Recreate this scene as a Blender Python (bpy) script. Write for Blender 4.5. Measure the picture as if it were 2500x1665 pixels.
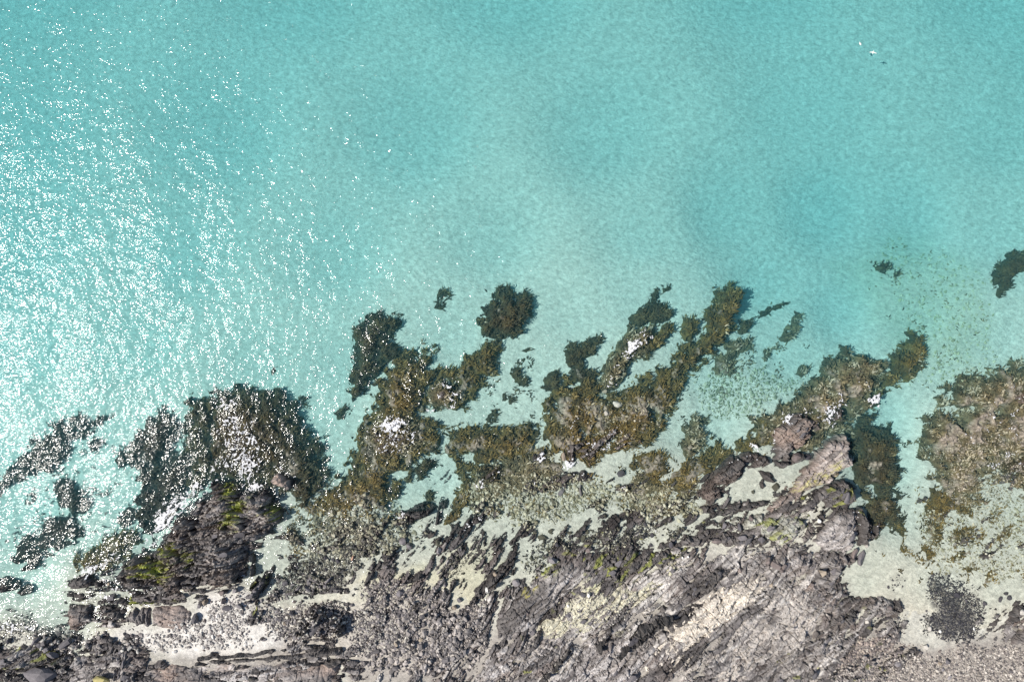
import bpy, bmesh, math, random
import numpy as np
random.seed(7)
RNG = np.random.RandomState(11)
scene = bpy.context.scene
for o in list(bpy.data.objects): bpy.data.objects.remove(o)
COL = scene.collection

# ---------------------------------------------------------------- camera, sky, sun, exposure
CAM_H = 83.333                      # a drone hanging 83 m over the water, looking straight down
M_PX = 0.05                         # metres per photograph pixel at the water line (125 m across)
cam_d = bpy.data.cameras.new('camera'); cam = bpy.data.objects.new('camera', cam_d); COL.objects.link(cam)
cam.location = (0, 0, CAM_H); cam.rotation_euler = (0, 0, 0)
cam_d.sensor_width = 36.0; cam_d.lens = 24.0; cam_d.clip_start = 0.5; cam_d.clip_end = 3000
scene.camera = cam

SUN_EL = math.radians(49.0)
SUN_AZ = math.radians(186.0)        # seen from above, counter-clockwise from +X: the sun stands to the left
world = bpy.data.worlds.new('World'); scene.world = world; world.use_nodes = True
wn = world.node_tree; bg = wn.nodes['Background']
sky = wn.nodes.new('ShaderNodeTexSky'); sky.sky_type = 'NISHITA'; sky.sun_disc = False
sky.sun_elevation = SUN_EL; sky.sun_rotation = math.radians(90) - SUN_AZ
sky.altitude = 20; sky.air_density = 1.0; sky.dust_density = 0.6; sky.ozone_density = 1.0
wn.links.new(sky.outputs['Color'], bg.inputs['Color']); bg.inputs['Strength'].default_value = 0.085
sun_d = bpy.data.lights.new('sun', 'SUN'); sun = bpy.data.objects.new('sun', sun_d); COL.objects.link(sun)
sun_d.energy = 5.0; sun_d.angle = math.radians(0.53); sun_d.color = (1.0, 0.95, 0.88)
sd = (math.cos(SUN_EL)*math.cos(SUN_AZ), math.cos(SUN_EL)*math.sin(SUN_AZ), math.sin(SUN_EL))
from mathutils import Vector
sun.rotation_euler = Vector(sd).to_track_quat('Z', 'Y').to_euler(); sun.location = (-60, 10, 70)
vs = scene.view_settings
vs.view_transform = 'Standard'; vs.look = 'None'; vs.gamma = 1.0; vs.use_curve_mapping = False
vs.exposure = 0.22
scene.cycles.transparent_max_bounces = 24
scene.cycles.max_bounces = 6
scene.cycles.volume_bounces = 0
scene.cycles.sample_clamp_indirect = 4.0

# ---------------------------------------------------------------- helpers: noise, polygons, meshes
T_ANG = RNG.rand(256, 256)*2*math.pi
T_GX, T_GY = np.cos(T_ANG).astype('f4'), np.sin(T_ANG).astype('f4')
T_R = [RNG.rand(256, 256).astype('f4') for _ in range(6)]

def pn(x, y, s=0):                                   # gradient noise, about -1..1
    xi = np.floor(x).astype('i4'); yi = np.floor(y).astype('i4')
    fx = (x-xi).astype('f4'); fy = (y-yi).astype('f4')
    u = fx*fx*fx*(fx*(fx*6-15)+10); v = fy*fy*fy*(fy*(fy*6-15)+10)
    xi = xi+s*37; yi = yi+s*91
    def g(a, b, dx, dy):
        i = (xi+a) & 255; j = (yi+b) & 255
        return T_GX[i, j]*dx+T_GY[i, j]*dy
    n0 = g(0, 0, fx, fy)*(1-u)+g(1, 0, fx-1, fy)*u
    n1 = g(0, 1, fx, fy-1)*(1-u)+g(1, 1, fx-1, fy-1)*u
    return (n0*(1-v)+n1*v)*1.5

def fbm(x, y, s=0, o=4, g=0.5):
    t = 0; a = 1.0; n = 0
    for i in range(o):
        t = t+a*pn(x, y, s+i*5); n += a; a *= g; x = x*2.03+3.1; y = y*2.03+7.7
    return t/n

def ridged(x, y, s=0, o=3):
    t = 0; a = 1.0; n = 0
    for i in range(o):
        t = t+a*(1-2*np.abs(pn(x, y, s+i*5))); n += a; a *= 0.5; x = x*2.1+1.3; y = y*2.1+4.1
    return t/n

def vor(x, y, s=0, jit=0.9):                         # nearest and second cell: distances, hashes, offset
    xi = np.floor(x).astype('i4'); yi = np.floor(y).astype('i4')
    f1 = np.full(x.shape, 9., 'f4'); f2 = f1.copy()
    ci = np.zeros(x.shape, 'i4'); cj = ci.copy(); ox = np.zeros(x.shape, 'f4'); oy = ox.copy()
    for a in (-1, 0, 1):
        for b in (-1, 0, 1):
            i = (xi+a+s*13) & 255; j = (yi+b+s*29) & 255
            dx = (xi+a+0.5+(T_R[0][i, j]-0.5)*jit-x).astype('f4'); dy = (yi+b+0.5+(T_R[1][i, j]-0.5)*jit-y).astype('f4')
            d = np.sqrt(dx*dx+dy*dy)
            n = d < f1
            f2 = np.where(n, f1, np.minimum(f2, d)); f1 = np.where(n, d, f1)
            ci = np.where(n, i, ci); cj = np.where(n, j, cj); ox = np.where(n, -dx, ox); oy = np.where(n, -dy, oy)
    return f1, f2, T_R[2][ci, cj], T_R[3][ci, cj], T_R[4][ci, cj], ox, oy

def sstep(a, b, x):
    t = np.clip((x-a)/(b-a), 0, 1); return t*t*(3-2*t)

def w2(px, py, z=0.0):                               # photograph pixel to the point it shows at height z
    k = M_PX*(CAM_H-z)/CAM_H
    return (px-1250)*k, (832.5-py)*k

def sdf(X, Y, P):                                    # signed distance to polygon, positive inside
    P = np.asarray(P, 'f4'); d = np.full(X.shape, 1e9, 'f4'); ins = np.zeros(X.shape, bool)
    n = len(P)
    for i in range(n):
        ax, ay = P[i]; bx, by = P[(i+1) % n]
        ex, ey = bx-ax, by-ay; L = ex*ex+ey*ey+1e-9
        t = np.clip(((X-ax)*ex+(Y-ay)*ey)/L, 0, 1)
        dx = X-ax-t*ex; dy = Y-ay-t*ey
        d = np.minimum(d, dx*dx+dy*dy)
        c = (ay > Y) != (by > Y)
        xc = ax+(Y-ay)*ex/(ey if abs(ey) > 1e-9 else 1e-9)
        ins ^= c & (X < xc)
    d = np.sqrt(d)
    return np.where(ins, d, -d)

def np_mesh(name, V, F, mat=None, col=None, smooth=False):
    V = np.ascontiguousarray(V, 'f4'); F = np.ascontiguousarray(F, 'i4'); k = F.shape[1]
    me = bpy.data.meshes.new(name)
    me.vertices.add(len(V)); me.vertices.foreach_set('co', V.ravel())
    me.loops.add(F.size); me.loops.foreach_set('vertex_index', F.ravel())
    me.polygons.add(len(F)); me.polygons.foreach_set('loop_start', np.arange(0, F.size, k, dtype='i4'))
    me.polygons.foreach_set('use_smooth', np.full(len(F), smooth))
    me.update(calc_edges=True)
    if col is not None:
        a = me.color_attributes.new('tint', 'FLOAT_COLOR', 'POINT')
        c = np.ones((len(V), 4), 'f4'); c[:, :3] = col; a.data.foreach_set('color', c.ravel())
    if mat: me.materials.append(mat)
    return me

def link(name, me, parent=None, label=None, cat=None, group=None, kind=None, loc=None, rz=None):
    o = bpy.data.objects.new(name, me); COL.objects.link(o)
    if parent is not None: o.parent = parent
    if label: o['label'] = label
    if cat: o['category'] = cat
    if group: o['group'] = group
    if kind: o['kind'] = kind
    if loc is not None: o.location = loc
    if rz is not None: o.rotation_euler = (0, 0, rz)
    return o

# ---------------------------------------------------------------- materials
def mat(name):
    m = bpy.data.materials.new(name); m.use_nodes = True; m.node_tree.nodes.clear(); return m, m.node_tree
def node(t, typ, **kw):
    n = t.nodes.new(typ)
    for k, v in kw.items():
        if k.startswith('_'): setattr(n, k[1:], v)
        else: n.inputs[k.replace('__', ' ')].default_value = v
    return n

def tinted(name, rough=0.85, bump=0.0, bscale=4.0, var=0.25, vscale=2.2, spec=0.3, det=6.0, objrand=None, base=None, stretch=None):
    m, t = mat(name); L = t.links.new
    out = node(t, 'ShaderNodeOutputMaterial'); p = node(t, 'ShaderNodeBsdfPrincipled', Roughness=rough)
    p.inputs['Specular IOR Level'].default_value = spec
    L(p.outputs[0], out.inputs['Surface'])
    geo = node(t, 'ShaderNodeNewGeometry'); 
    tc = geo.outputs['Position']
    if stretch:
        mp = node(t, 'ShaderNodeMapping'); mp.inputs['Rotation'].default_value = (0, 0, math.radians(-22)); mp.inputs['Scale'].default_value = (stretch[0], stretch[1], 1)
        L(tc, mp.inputs['Vector']); tc = mp.outputs[0]
    n1 = node(t, 'ShaderNodeTexNoise', Scale=vscale, Detail=det, Roughness=0.65); L(tc, n1.inputs['Vector'])
    mr = node(t, 'ShaderNodeMapRange'); mr.inputs['From Min'].default_value = 0.3; mr.inputs['From Max'].default_value = 0.7
    mr.inputs['To Min'].default_value = 1-var; mr.inputs['To Max'].default_value = 1+var
    L(n1.outputs['Fac'], mr.inputs['Value'])
    mx = node(t, 'ShaderNodeVectorMath', _operation='SCALE')
    if base is None:
        at = node(t, 'ShaderNodeAttribute', _attribute_name='tint'); L(at.outputs['Color'], mx.inputs[0])
    else:
        oi = node(t, 'ShaderNodeObjectInfo'); cr = node(t, 'ShaderNodeValToRGB')
        cr.color_ramp.elements[0].color = (*base[0], 1); cr.color_ramp.elements[1].color = (*base[1], 1)
        L(oi.outputs['Random'], cr.inputs['Fac']); L(cr.outputs['Color'], mx.inputs[0])
    L(mr.outputs['Result'], mx.inputs['Scale']); L(mx.outputs['Vector'], p.inputs['Base Color'])
    if bump:
        n2 = node(t, 'ShaderNodeTexNoise', Scale=bscale, Detail=4.0, Roughness=0.6); L(tc, n2.inputs['Vector'])
        b = node(t, 'ShaderNodeBump', Distance=bump); L(n2.outputs['Fac'], b.inputs['Height']); L(b.outputs[0], p.inputs['Normal'])
    return m

M_ROCK = tinted('slate_rock', 0.9, 0.05, 5.0, 0.38, 2.6)
M_SAND = tinted('pale_sand', 0.95, 0.26, 1.5, 0.20, 1.4, det=3.0, stretch=(1.0, 1.9))  # tint noise mottles the bed in place of caustic light, with bump relief
M_WEED = tinted('brown_seaweed', 0.75, 0.0, 4, 0.35, 3.0)
M_FOAM = tinted('sea_foam', 0.6, 0.0, 4, 0.05, 3.0)
M_COB = tinted('cobble_stone', 0.85, 0.0, 4, 0.2, 4.0)
M_ALGA = tinted('green_algae', 0.8, 0.0, 4, 0.3, 3.0)
STONE = {k: tinted(k+'_stone', 0.85, 0.02, 6, 0.22, 3.0, base=b) for k, b in dict(
    dark=((.045, .043, .05), (.09, .083, .09)), grey=((.17, .155, .16), (.26, .24, .24)), pale=((.42, .39, .35), (.52, .49, .44)),
    tan=((.27, .22, .17), (.36, .30, .23)), pink=((.42, .25, .18), (.46, .30, .22)), white=((.75, .72, .66), (.8, .78, .73)),
    olive=((.06, .06, .045), (.11, .105, .075)), brown=((.14, .115, .11), (.22, .18, .165)), ochre=((.40, .35, .14), (.44, .38, .17)),
    slate=((.09, .085, .09), (.18, .165, .17))).items()}

# water: real mirror part by Fresnel over a closed, faintly scattering and absorbing body of water
def water_material():
    m, t = mat('sea_water'); L = t.links.new
    out = node(t, 'ShaderNodeOutputMaterial')
    tr = node(t, 'ShaderNodeBsdfTransparent'); gl = node(t, 'ShaderNodeBsdfAnisotropic', Roughness=0.115)
    mix = node(t, 'ShaderNodeMixShader'); fr = node(t, 'ShaderNodeFresnel', IOR=1.333)
    geo = node(t, 'ShaderNodeNewGeometry')
    def wave(sx, sy, rot, scale, detail, dist):
        mp = node(t, 'ShaderNodeMapping'); mp.inputs['Rotation'].default_value = (0, 0, rot); mp.inputs['Scale'].default_value = (sx, sy, 1)
        L(geo.outputs['Position'], mp.inputs['Vector'])
        n = node(t, 'ShaderNodeTexNoise', Scale=scale, Detail=detail, Roughness=0.55); L(mp.outputs[0], n.inputs['Vector'])
        mu = node(t, 'ShaderNodeMath', _operation='MULTIPLY'); mu.inputs[1].default_value = dist; L(n.outputs['Fac'], mu.inputs[0])
        return mu.outputs[0]
    hs = [wave(1.0, 0.5, math.radians(-20), 0.22, 0.0, 0.40), wave(1.0, 0.8, math.radians(15), 0.8, 0.0, 0.17), wave(.9, 1, 0.2, 2.2, 0.0, 0.065), wave(.9, 1.1, 0.6, 5.2, 0.0, 0.042), wave(1, 1, 1.0, 9.5, 0.0, 0.012)]
    s = hs[0]
    for h in hs[1:]:
        a = node(t, 'ShaderNodeMath', _operation='ADD'); L(s, a.inputs[0]); L(h, a.inputs[1]); s = a.outputs[0]
    b = node(t, 'ShaderNodeBump', Strength=1.0, Distance=1.0); L(s, b.inputs['Height'])
    L(b.outputs[0], gl.inputs['Normal'])
    L(fr.outputs[0], mix.inputs[0]); L(tr.outputs[0], mix.inputs[1]); L(gl.outputs[0], mix.inputs[2]); L(mix.outputs[0], out.inputs['Surface'])
    va = node(t, 'ShaderNodeVolumeAbsorption'); va.inputs['Color'].default_value = (0.0, 0.85, 0.96, 1); va.inputs['Density'].default_value = 0.135
    vsn = node(t, 'ShaderNodeVolumeScatter'); vsn.inputs['Color'].default_value = (0.36, .93, 1.0, 1); vsn.inputs['Density'].default_value = 0.042
    ad = node(t, 'ShaderNodeAddShader'); L(va.outputs[0], ad.inputs[0]); L(vsn.outputs[0], ad.inputs[1])
    L(ad.outputs[0], out.inputs['Volume'])
    return m
M_WATER = water_material()

# ---------------------------------------------------------------- the sea bed and beach: one height field
CTRL = [(0,-100,-4.6),(700,-100,-4.6),(1250,-100,-4.6),(1900,-100,-4.6),(2500,-100,-4.5),(0,300,-4.5),(500,300,-4.5),(1000,300,-4.2),(1500,300,-4.1),
 (2000,250,-4.3),(2500,300,-4.0),(0,600,-4.2),(400,600,-4.0),(800,600,-3.7),(1200,560,-3.3),(1600,560,-3.4),(1800,500,-4.3),(2050,500,-4.8),(2250,520,-4.3),(2480,520,-3.5),
 (0,850,-3.6),(300,850,-3.4),(600,880,-3.1),(800,880,-3.0),(1100,800,-2.6),(1400,750,-2.4),(1600,700,-2.7),(1900,680,-4.2),(2080,740,-4.2),(2250,780,-3.2),(2450,820,-2.4),
 (0,1050,-3.0),(240,1100,-2.9),(430,1130,-2.4),(760,1050,-2.7),(790,1120,-2.3),(1180,980,-1.9),(1280,1000,-1.7),(1320,900,-2.0),(1560,920,-1.9),(1750,900,-2.5),(1950,830,-3.2),
 (1750,1050,-2.1),(1660,1040,-1.6),(2180,1020,-2.9),(2300,900,-2.2),(2190,1150,-2.1),(2180,1260,-1.2),(1060,1180,-1.9),(980,1200,-1.8),(1080,1080,-1.7),(1000,1010,-1.8),
 (50,1250,-2.8),(270,1230,-2.5),(230,1320,-1.9),(60,1400,-1.9),(740,1250,-.9),(660,1360,-.55),(700,1400,-.4),(120,1500,-.9),(200,1450,-.1),(60,1580,.2),(330,1545,.12),
 (470,1560,.35),(560,1500,.4),(640,1580,.7),(860,1290,-.3),(900,1330,-.2),(800,1420,-.05),(900,1480,.25),(1000,1500,.4),(1050,1290,-.45),(1130,1380,-.1),(1090,1450,.05),
 (1250,1290,-.5),(1400,1230,-.55),(1500,1190,-.5),(1350,1330,-.35),(1450,1310,-.35),(1600,1300,-.2),(1550,1150,-.7),(1400,1150,-.5),(1700,1250,-.3),(1660,1180,-.5),
 (1850,1180,-.25),(1820,1200,-.35),(1970,1280,.12),(1950,1330,.25),(1400,1440,.3),(1500,1500,.6),(1700,1400,.5),(1850,1420,.8),(2000,1500,.7),(2120,1350,-.3),(2110,1420,-.35),(2060,1450,-.2),
 (2200,1430,-.15),(2200,1530,.0),(2150,1480,.05),(2300,1400,-.35),(2450,1420,-.35),(2400,1500,-.12),(2300,1560,.15),(2200,1600,.4),(2350,1620,.7),(2480,1560,.3),(2300,1250,-.6),(2400,1300,-.5),
 (2350,1150,-.9),(2480,1150,-.7),(2450,1000,-1.2),(2340,1050,-1.3),(2600,1200,-.6),(2700,900,-1.6),(2700,500,-3.2),(2700,100,-4.4),(-300,300,-5.0),(-300,900,-3.8),(-300,1300,-2.4),(-300,1600,-.4),
 (0,1665,.5),(300,1665,.7),(600,1665,1.0),(1000,1600,.9),(1300,1620,1.1),(1700,1620,1.2),(2050,1640,1.1),(2500,1665,.9),(-100,2000,2.5),(800,2000,2.8),(1600,2000,3.0),(2600,2000,2.4),
 (800,-800,-7.5),(2000,-800,-7.5),(-400,-800,-7.5),(1250,3500,6),(-1500,3500,6),(4000,3500,6),(-2500,800,-5),(5000,800,-4),(1250,-3000,-12),(-2500,-2500,-12),(5000,-2500,-11)]
_c = np.array(CTRL, 'f4'); CX = (_c[:, 0]-1250)*M_PX; CY = (832.5-_c[:, 1])*M_PX; CZ = _c[:, 2]
def base_height(X, Y):
    W = np.zeros(X.shape, 'f4'); S = W.copy()
    for cx, cy, cz in zip(CX, CY, CZ):
        w = 1.0/((X-cx)**2+(Y-cy)**2+5.0)**1.7
        W += w; S += w*cz
    return S/W
def bilin(R, gx0, gy0, st, X, Y):
    fx = (X-gx0)/st; fy = (Y-gy0)/st
    i = np.clip(np.floor(fx).astype('i4'), 0, R.shape[1]-2); j = np.clip(np.floor(fy).astype('i4'), 0, R.shape[0]-2)
    u = np.clip(fx-i, 0, 1); v = np.clip(fy-j, 0, 1)
    return (R[j, i]*(1-u)+R[j, i+1]*u)*(1-v)+(R[j+1, i]*(1-u)+R[j+1, i+1]*u)*v

R0 = 0.1; GX0, GX1, GY0, GY1 = -74.0, 74.0, -56.0, 50.0
gx = np.arange(GX0, GX1+R0/2, R0, dtype='f4'); gy = np.arange(GY0, GY1+R0/2, R0, dtype='f4')
_cx, _cy = np.meshgrid(np.arange(GX0, GX1+.6, .5, dtype='f4'), np.arange(GY0, GY1+.6, .5, dtype='f4'))
_cb = base_height(_cx, _cy)
XX, YY = np.meshgrid(gx, gy)
SAND = bilin(_cb, GX0, GY0, .5, XX, YY)
SAND = SAND + (0.06*fbm(XX*.35, YY*.35, 3, 3)*sstep(-4, -1, SAND)+0.05*fbm(XX*1.3, YY*1.3, 9, 2)).astype('f4')
HG = SAND.copy()
def hg(x, y):
    i = int(np.clip((x-GX0)/R0, 0, HG.shape[1]-1)); j = int(np.clip((y-GY0)/R0, 0, HG.shape[0]-1))
    return float(HG[j, i])
def hga(x, y, R=None):
    R = HG if R is None else R
    i = np.clip(((x-GX0)/R0).astype('i4'), 0, R.shape[1]-1); j = np.clip(((y-GY0)/R0).astype('i4'), 0, R.shape[0]-1)
    return R[j, i]
def wpoly(P, z=0.0): return [w2(px, py, z) for px, py in P]

# sheet: fine under the frame, stretching out far beyond it
def axis(a, b, st, far):
    c = list(np.arange(a, b+st/2, st)); s = st
    lo = []; x = a
    while x > -far: s *= 1.22; x -= s; lo.append(x)
    s = st; hi = []; x = b
    while x < far: s *= 1.22; x += s; hi.append(x)
    return np.array(lo[::-1]+c+hi, 'f4')
ax_ = axis(-72, 72, .3, 1100); ay_ = axis(-54, 48, .3, 1100)
SX, SY = np.meshgrid(ax_, ay_)
inn = (SX > GX0+1) & (SX < GX1-1) & (SY > GY0+1) & (SY < GY1-1)
SZ = np.where(inn, bilin(SAND, GX0, GY0, R0, SX, SY), base_height(SX, SY))
ny, nx = SX.shape
idx = np.arange(nx*ny).reshape(ny, nx)
SF = np.stack([idx[:-1, :-1].ravel(), idx[:-1, 1:].ravel(), idx[1:, 1:].ravel(), idx[1:, :-1].ravel()], 1)
def in_soft(X, Y, P, w=1.0): return sstep(-w, w, sdf(X, Y, wpoly(P))+fbm(X*.5, Y*.5, 41, 3)*1.6)
def col(*c): return np.array(c, 'f4')
n_a = sstep(-.5, .6, fbm(SX*1.3, SY*1.3, 21, 3)); n_b = sstep(-.3, .5, fbm(SX*.12, SY*.12, 31, 3))  # n_a: sand colour mottles imitating caustic light; n_b: broad tone drift
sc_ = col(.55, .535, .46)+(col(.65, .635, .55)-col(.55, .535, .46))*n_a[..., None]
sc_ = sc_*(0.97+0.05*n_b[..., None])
def blend(a, b, w): return a+(b-a)*w[..., None]
sc_ = sc_*(.86+.14*sstep(-.5, -2.0, SZ))[..., None]
sc_ = blend(sc_, col(.33, .30, .27), sstep(.12, .45, SZ+.15*fbm(SX*.4, SY*.4, 19, 3))*.85)
WHITE = [(310,1530),(400,1535),(470,1500),(490,1460),(545,1440),(600,1450),(620,1490),(700,1500),(700,1560),(620,1590),(480,1600),(400,1590),(330,1570),(200,1560)]
sc_ = blend(sc_, col(.64, .61, .56), in_soft(SX, SY, WHITE))
CREAM = [(1040,1380),(1100,1350),(1180,1320),(1240,1380),(1180,1440),(1130,1500),(1080,1500),(1020,1480),(900,1500),(850,1460),(900,1400)]
sc_ = blend(sc_, col(.52, .50, .385), in_soft(SX, SY, CREAM)*.8)
PEB = [(2020,1600),(2150,1520),(2220,1580),(2380,1560),(2600,1520),(2600,1750),(1950,1750)]
sc_ = blend(sc_, col(.33, .30, .265), in_soft(SX, SY, PEB))
RUB = [(700,1480),(850,1480),(1000,1440),(1180,1500),(1180,1580),(1000,1640),(850,1600),(700,1600)]
sc_ = blend(sc_, col(.46, .42, .37), in_soft(SX, SY, RUB)*.8)
SILT = [(2080,640),(2250,560),(2420,640),(2450,800),(2400,900),(2250,900),(2150,760)]   # weedy greener bed
sc_ = blend(sc_, col(.42, .45, .33), in_soft(SX, SY, SILT, 3)*.65*(.6+.4*n_a))
far_ = sstep(74, 110, np.maximum(np.abs(SX), np.abs(SY)*1.4))
sc_ = blend(sc_, col(.5, .48, .42), far_)
BLK = [(2264,1400),(2300,1400),(2350,1430),(2410,1500),(2390,1560),(2330,1580),(2262,1560),(2256,1500)]
sc_ = blend(sc_, col(.07, .068, .07), sstep(-.2, .5, sdf(SX, SY, wpoly(BLK))-1.2+fbm(SX*.6, SY*.6, 43, 3)*2.0)*.9)
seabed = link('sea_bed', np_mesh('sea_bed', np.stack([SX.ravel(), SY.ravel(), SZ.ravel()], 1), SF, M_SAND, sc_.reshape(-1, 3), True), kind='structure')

# ---------------------------------------------------------------- water body: a closed box, flat top at z = 0
bm = bmesh.new(); bmesh.ops.create_cube(bm, size=1)
for v in bm.verts: v.co = (v.co.x*2160, v.co.y*2160, 0 if v.co.z > 0 else -22)
me = bpy.data.meshes.new('sea_water'); bm.to_mesh(me); bm.free(); me.materials.append(M_WATER)
link('sea_water', me, kind='structure')

# ---------------------------------------------------------------- outcrops and weed reefs
DG = math.radians
def fronds(name, parent, X, Y, H, D, n_m2, R0_, dirn, spread, pal, tall=0.12, ln=(.25, .7), off=(0, 0, 0), dmin=-.15):
    ok = np.argwhere((D > dmin) & (H < 0.05))
    if len(ok) == 0: return
    n = int(len(ok)*R0_*R0_*n_m2)
    if n < 3: return
    s = ok[RNG.randint(0, len(ok), n)]
    x = X[s[:, 0], s[:, 1]]+RNG.rand(n)*R0_; y = Y[s[:, 0], s[:, 1]]+RNG.rand(n)*R0_; z = H[s[:, 0], s[:, 1]]
    a = dirn+RNG.randn(n)*spread+fbm(x*.25, y*.25, 77, 2)*1.6
    l = RNG.uniform(ln[0], ln[1], n); w = RNG.uniform(.05, .12, n)
    t = RNG.uniform(.03, tall, n)+.04
    dx, dy = np.cos(a), np.sin(a); qx, qy = -dy*w/2, dx*w/2
    V = np.zeros((n, 5, 3), 'f4')
    V[:, 0] = np.stack([x-qx, y-qy, z], 1); V[:, 1] = np.stack([x+qx, y+qy, z], 1)
    V[:, 2] = np.stack([x+dx*l*.5+qx*1.4, y+dy*l*.5+qy*1.4, z+t], 1); V[:, 3] = np.stack([x+dx*l*.5-qx*1.4, y+dy*l*.5-qy*1.4, z+t+.02], 1)
    V[:, 4] = np.stack([x+dx*l, y+dy*l, z+t*RNG.uniform(.2, 1.2, n)], 1)
    V[..., 2] = np.minimum(V[..., 2], -0.012)
    k = (np.arange(n)*5)[:, None]
    F = np.concatenate([k+np.array([[0, 1, 2]]), k+np.array([[0, 2, 3]]), k+np.array([[3, 2, 4]])])
    cs = np.cumsum([p[0] for p in pal]); rr = .5+.5*np.clip(fbm(x*.55, y*.55, 83, 3)*1.9+.15, -1, 1)
    rr = np.clip(rr*.62+RNG.rand(n)*.38, 0, .999); pi = np.searchsorted(cs/cs[-1], rr); C = np.array([p[1] for p in pal], 'f4')[pi]*RNG.uniform(.7, 1.3, (n, 1))
    C = np.repeat(C, 5, 0)
    V = V.reshape(-1, 3)-np.array(off, 'f4')
    link(name, np_mesh(name, V, F, M_WEED, C), parent, kind='stuff')

PAL_NIGHT = [(.70, (.028, .027, .022)), (.25, (.055, .048, .03)), (.05, (.12, .10, .06))]
PAL_DARK = [(.58, (.036, .034, .019)), (.30, (.075, .062, .028)), (.09, (.18, .15, .075)), (.03, (.40, .36, .26))]
PAL_GOLD = [(.44, (.050, .044, .020)), (.34, (.13, .095, .03)), (.15, (.25, .19, .08)), (.07, (.44, .39, .27))]
PAL_PALE = [(.40, (.06, .055, .032)), (.30, (.16, .135, .075)), (.30, (.38, .345, .25))]
BEDROCK = [([(1100,1180),(1350,1140),(1560,1170),(1700,1220),(1650,1280),(1450,1250),(1150,1260)], -.30, 0),([(2050,1470),(2130,1470),(2230,1520),(2240,1600),(2100,1700),(1980,1700)], .35, .0),([(2380,1560),(2600,1500),(2600,1640),(2450,1620)], .2, 0),([(350,1540),(620,1500),(700,1500),(700,1600),(420,1600)], -.5, 0),([(2230,1180),(2560,1120),(2560,1380),(2300,1360)], -.55, 0),([(880,1290),(1100,1230),(1260,1240),(1330,1290),(1300,1400),(1180,1520),(1040,1500),(900,1420),(840,1360)],   .12, .0),
 ([(1300,1330),(1500,1270),(1700,1280),(1900,1240),(2100,1180),(2130,1330),(2060,1400),(1500,1420),(1300,1420)], .12, .1),
 ([(1170,1470),(1400,1380),(1700,1340),(2000,1330),(2080,1440),(2210,1460),(2200,1520),(2090,1560),(2040,1800),(1050,1800)], .62, .16),
 ([(1150,1560),(1250,1540),(1300,1700),(1260,1850),(900,1850),(1000,1640)], .5, .08),([(840,1560),(1000,1480),(1150,1520),(1180,1600),(1000,1850),(840,1850)], .32, .1),
 ([(-80,1580),(230,1560),(350,1590),(480,1620),(840,1600),(840,1850),(-80,1850)], .5, .06),([(270,1430),(600,1430),(480,1470),(460,1480),(300,1490),(150,1480),(150,1400)], .1, .05),
 ([(330,1535),(480,1540),(620,1590),(480,1596),(350,1595)], -.9, 0),([(700,1450),(850,1440),(1050,1500),(1050,1600),(850,1600),(700,1580)], .0, 0),
 ([(690,1290),(800,1250),(900,1270),(860,1440),(700,1460),(660,1400)],   .02, .0),
 ([(1500,1180),(1690,1100),(1880,1100),(1960,1230),(1700,1280),(1560,1260)], -.02, 0),([(1790,1150),(1880,1150),(1930,1140),(1880,1210),(1790,1215)], -1.2, 0),
 ([(2380,1560),(2440,1500),(2600,1450),(2600,1600),(2420,1600)], .0, 0),([(1290,1160),(1450,1130),(1460,1190),(1300,1220)], -.1, 0),([(600,1420),(680,1370),(700,1420),(640,1540),(590,1520)], -.1, 0),
 ([(1520,1235),(1700,1228),(1860,1235),(2000,1228),(2000,1300),(1700,1350),(1480,1310)], .22, .05),
 ([(680,1410),(860,1390),(1000,1470),(900,1500),(700,1480)], .12, 0),([(140,1460),(300,1520),(380,1600),(80,1600),(100,1540)], .12, .1),([(1110,1330),(1200,1290),(1330,1300),(1330,1400),(1160,1440)], .16, .05),
 ([(1560,1190),(1700,1150),(1740,1230),(1600,1250)], -.12, .05),([(1900,1190),(2080,1160),(2100,1260),(1900,1270)], .3, .1),([(2050,1420),(2250,1400),(2250,1520),(2060,1450)], -1.0, 0)]

def slate_fields(X, Y, U, Vv, seed, q, flat=.5):
    f1, f2, r1, r2, r3, ox, oy = vor(U/(1.5*q), Vv/(.62*q), seed)
    g1, g2, s1, s2, s3, px_, py_ = vor(U/(.62*q)+5, Vv/(.27*q)+9, seed+4)
    h = (r1-.5)*1.7+(r2-.5)*ox*1.5+(r3-.5)*oy*2.0
    h = h+.6*((s1-.5)*1.2+(s2-.5)*px_*1.3+(s3-.5)*py_*1.8)
    h = h-.75*(1-sstep(.0, .10, f2-f1))-.3*(1-sstep(.0, .10, g2-g1))
    h = h+1.3*(ridged(U*.16, Vv*.75, seed+20, 3)-flat)+.7*(ridged(U*.22, Vv*1.9, seed+24, 2)-.5)
    gl = 1-sstep(.0, .16, np.abs(fbm(U*.10, Vv*.50, seed+28, 2)))
    h = h-2.0*gl*sstep(-.35, .25, pn(U*.22, Vv*.3, seed+29))
    h = h-1.1*(1-sstep(.0, .05, np.abs(pn(U*.05, Vv*.42, seed+26))))-.8*(1-sstep(.0, .035, np.abs(pn(U*.35, Vv*.05, seed+27))))
    ctone = .55+.9*r3*.6+.35*s3
    band = .5+.5*pn(U*.10, Vv*1.6, seed+33)+.35*pn(U*.3, Vv*4.2, seed+35)
    return h, ctone, band, s3

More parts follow.
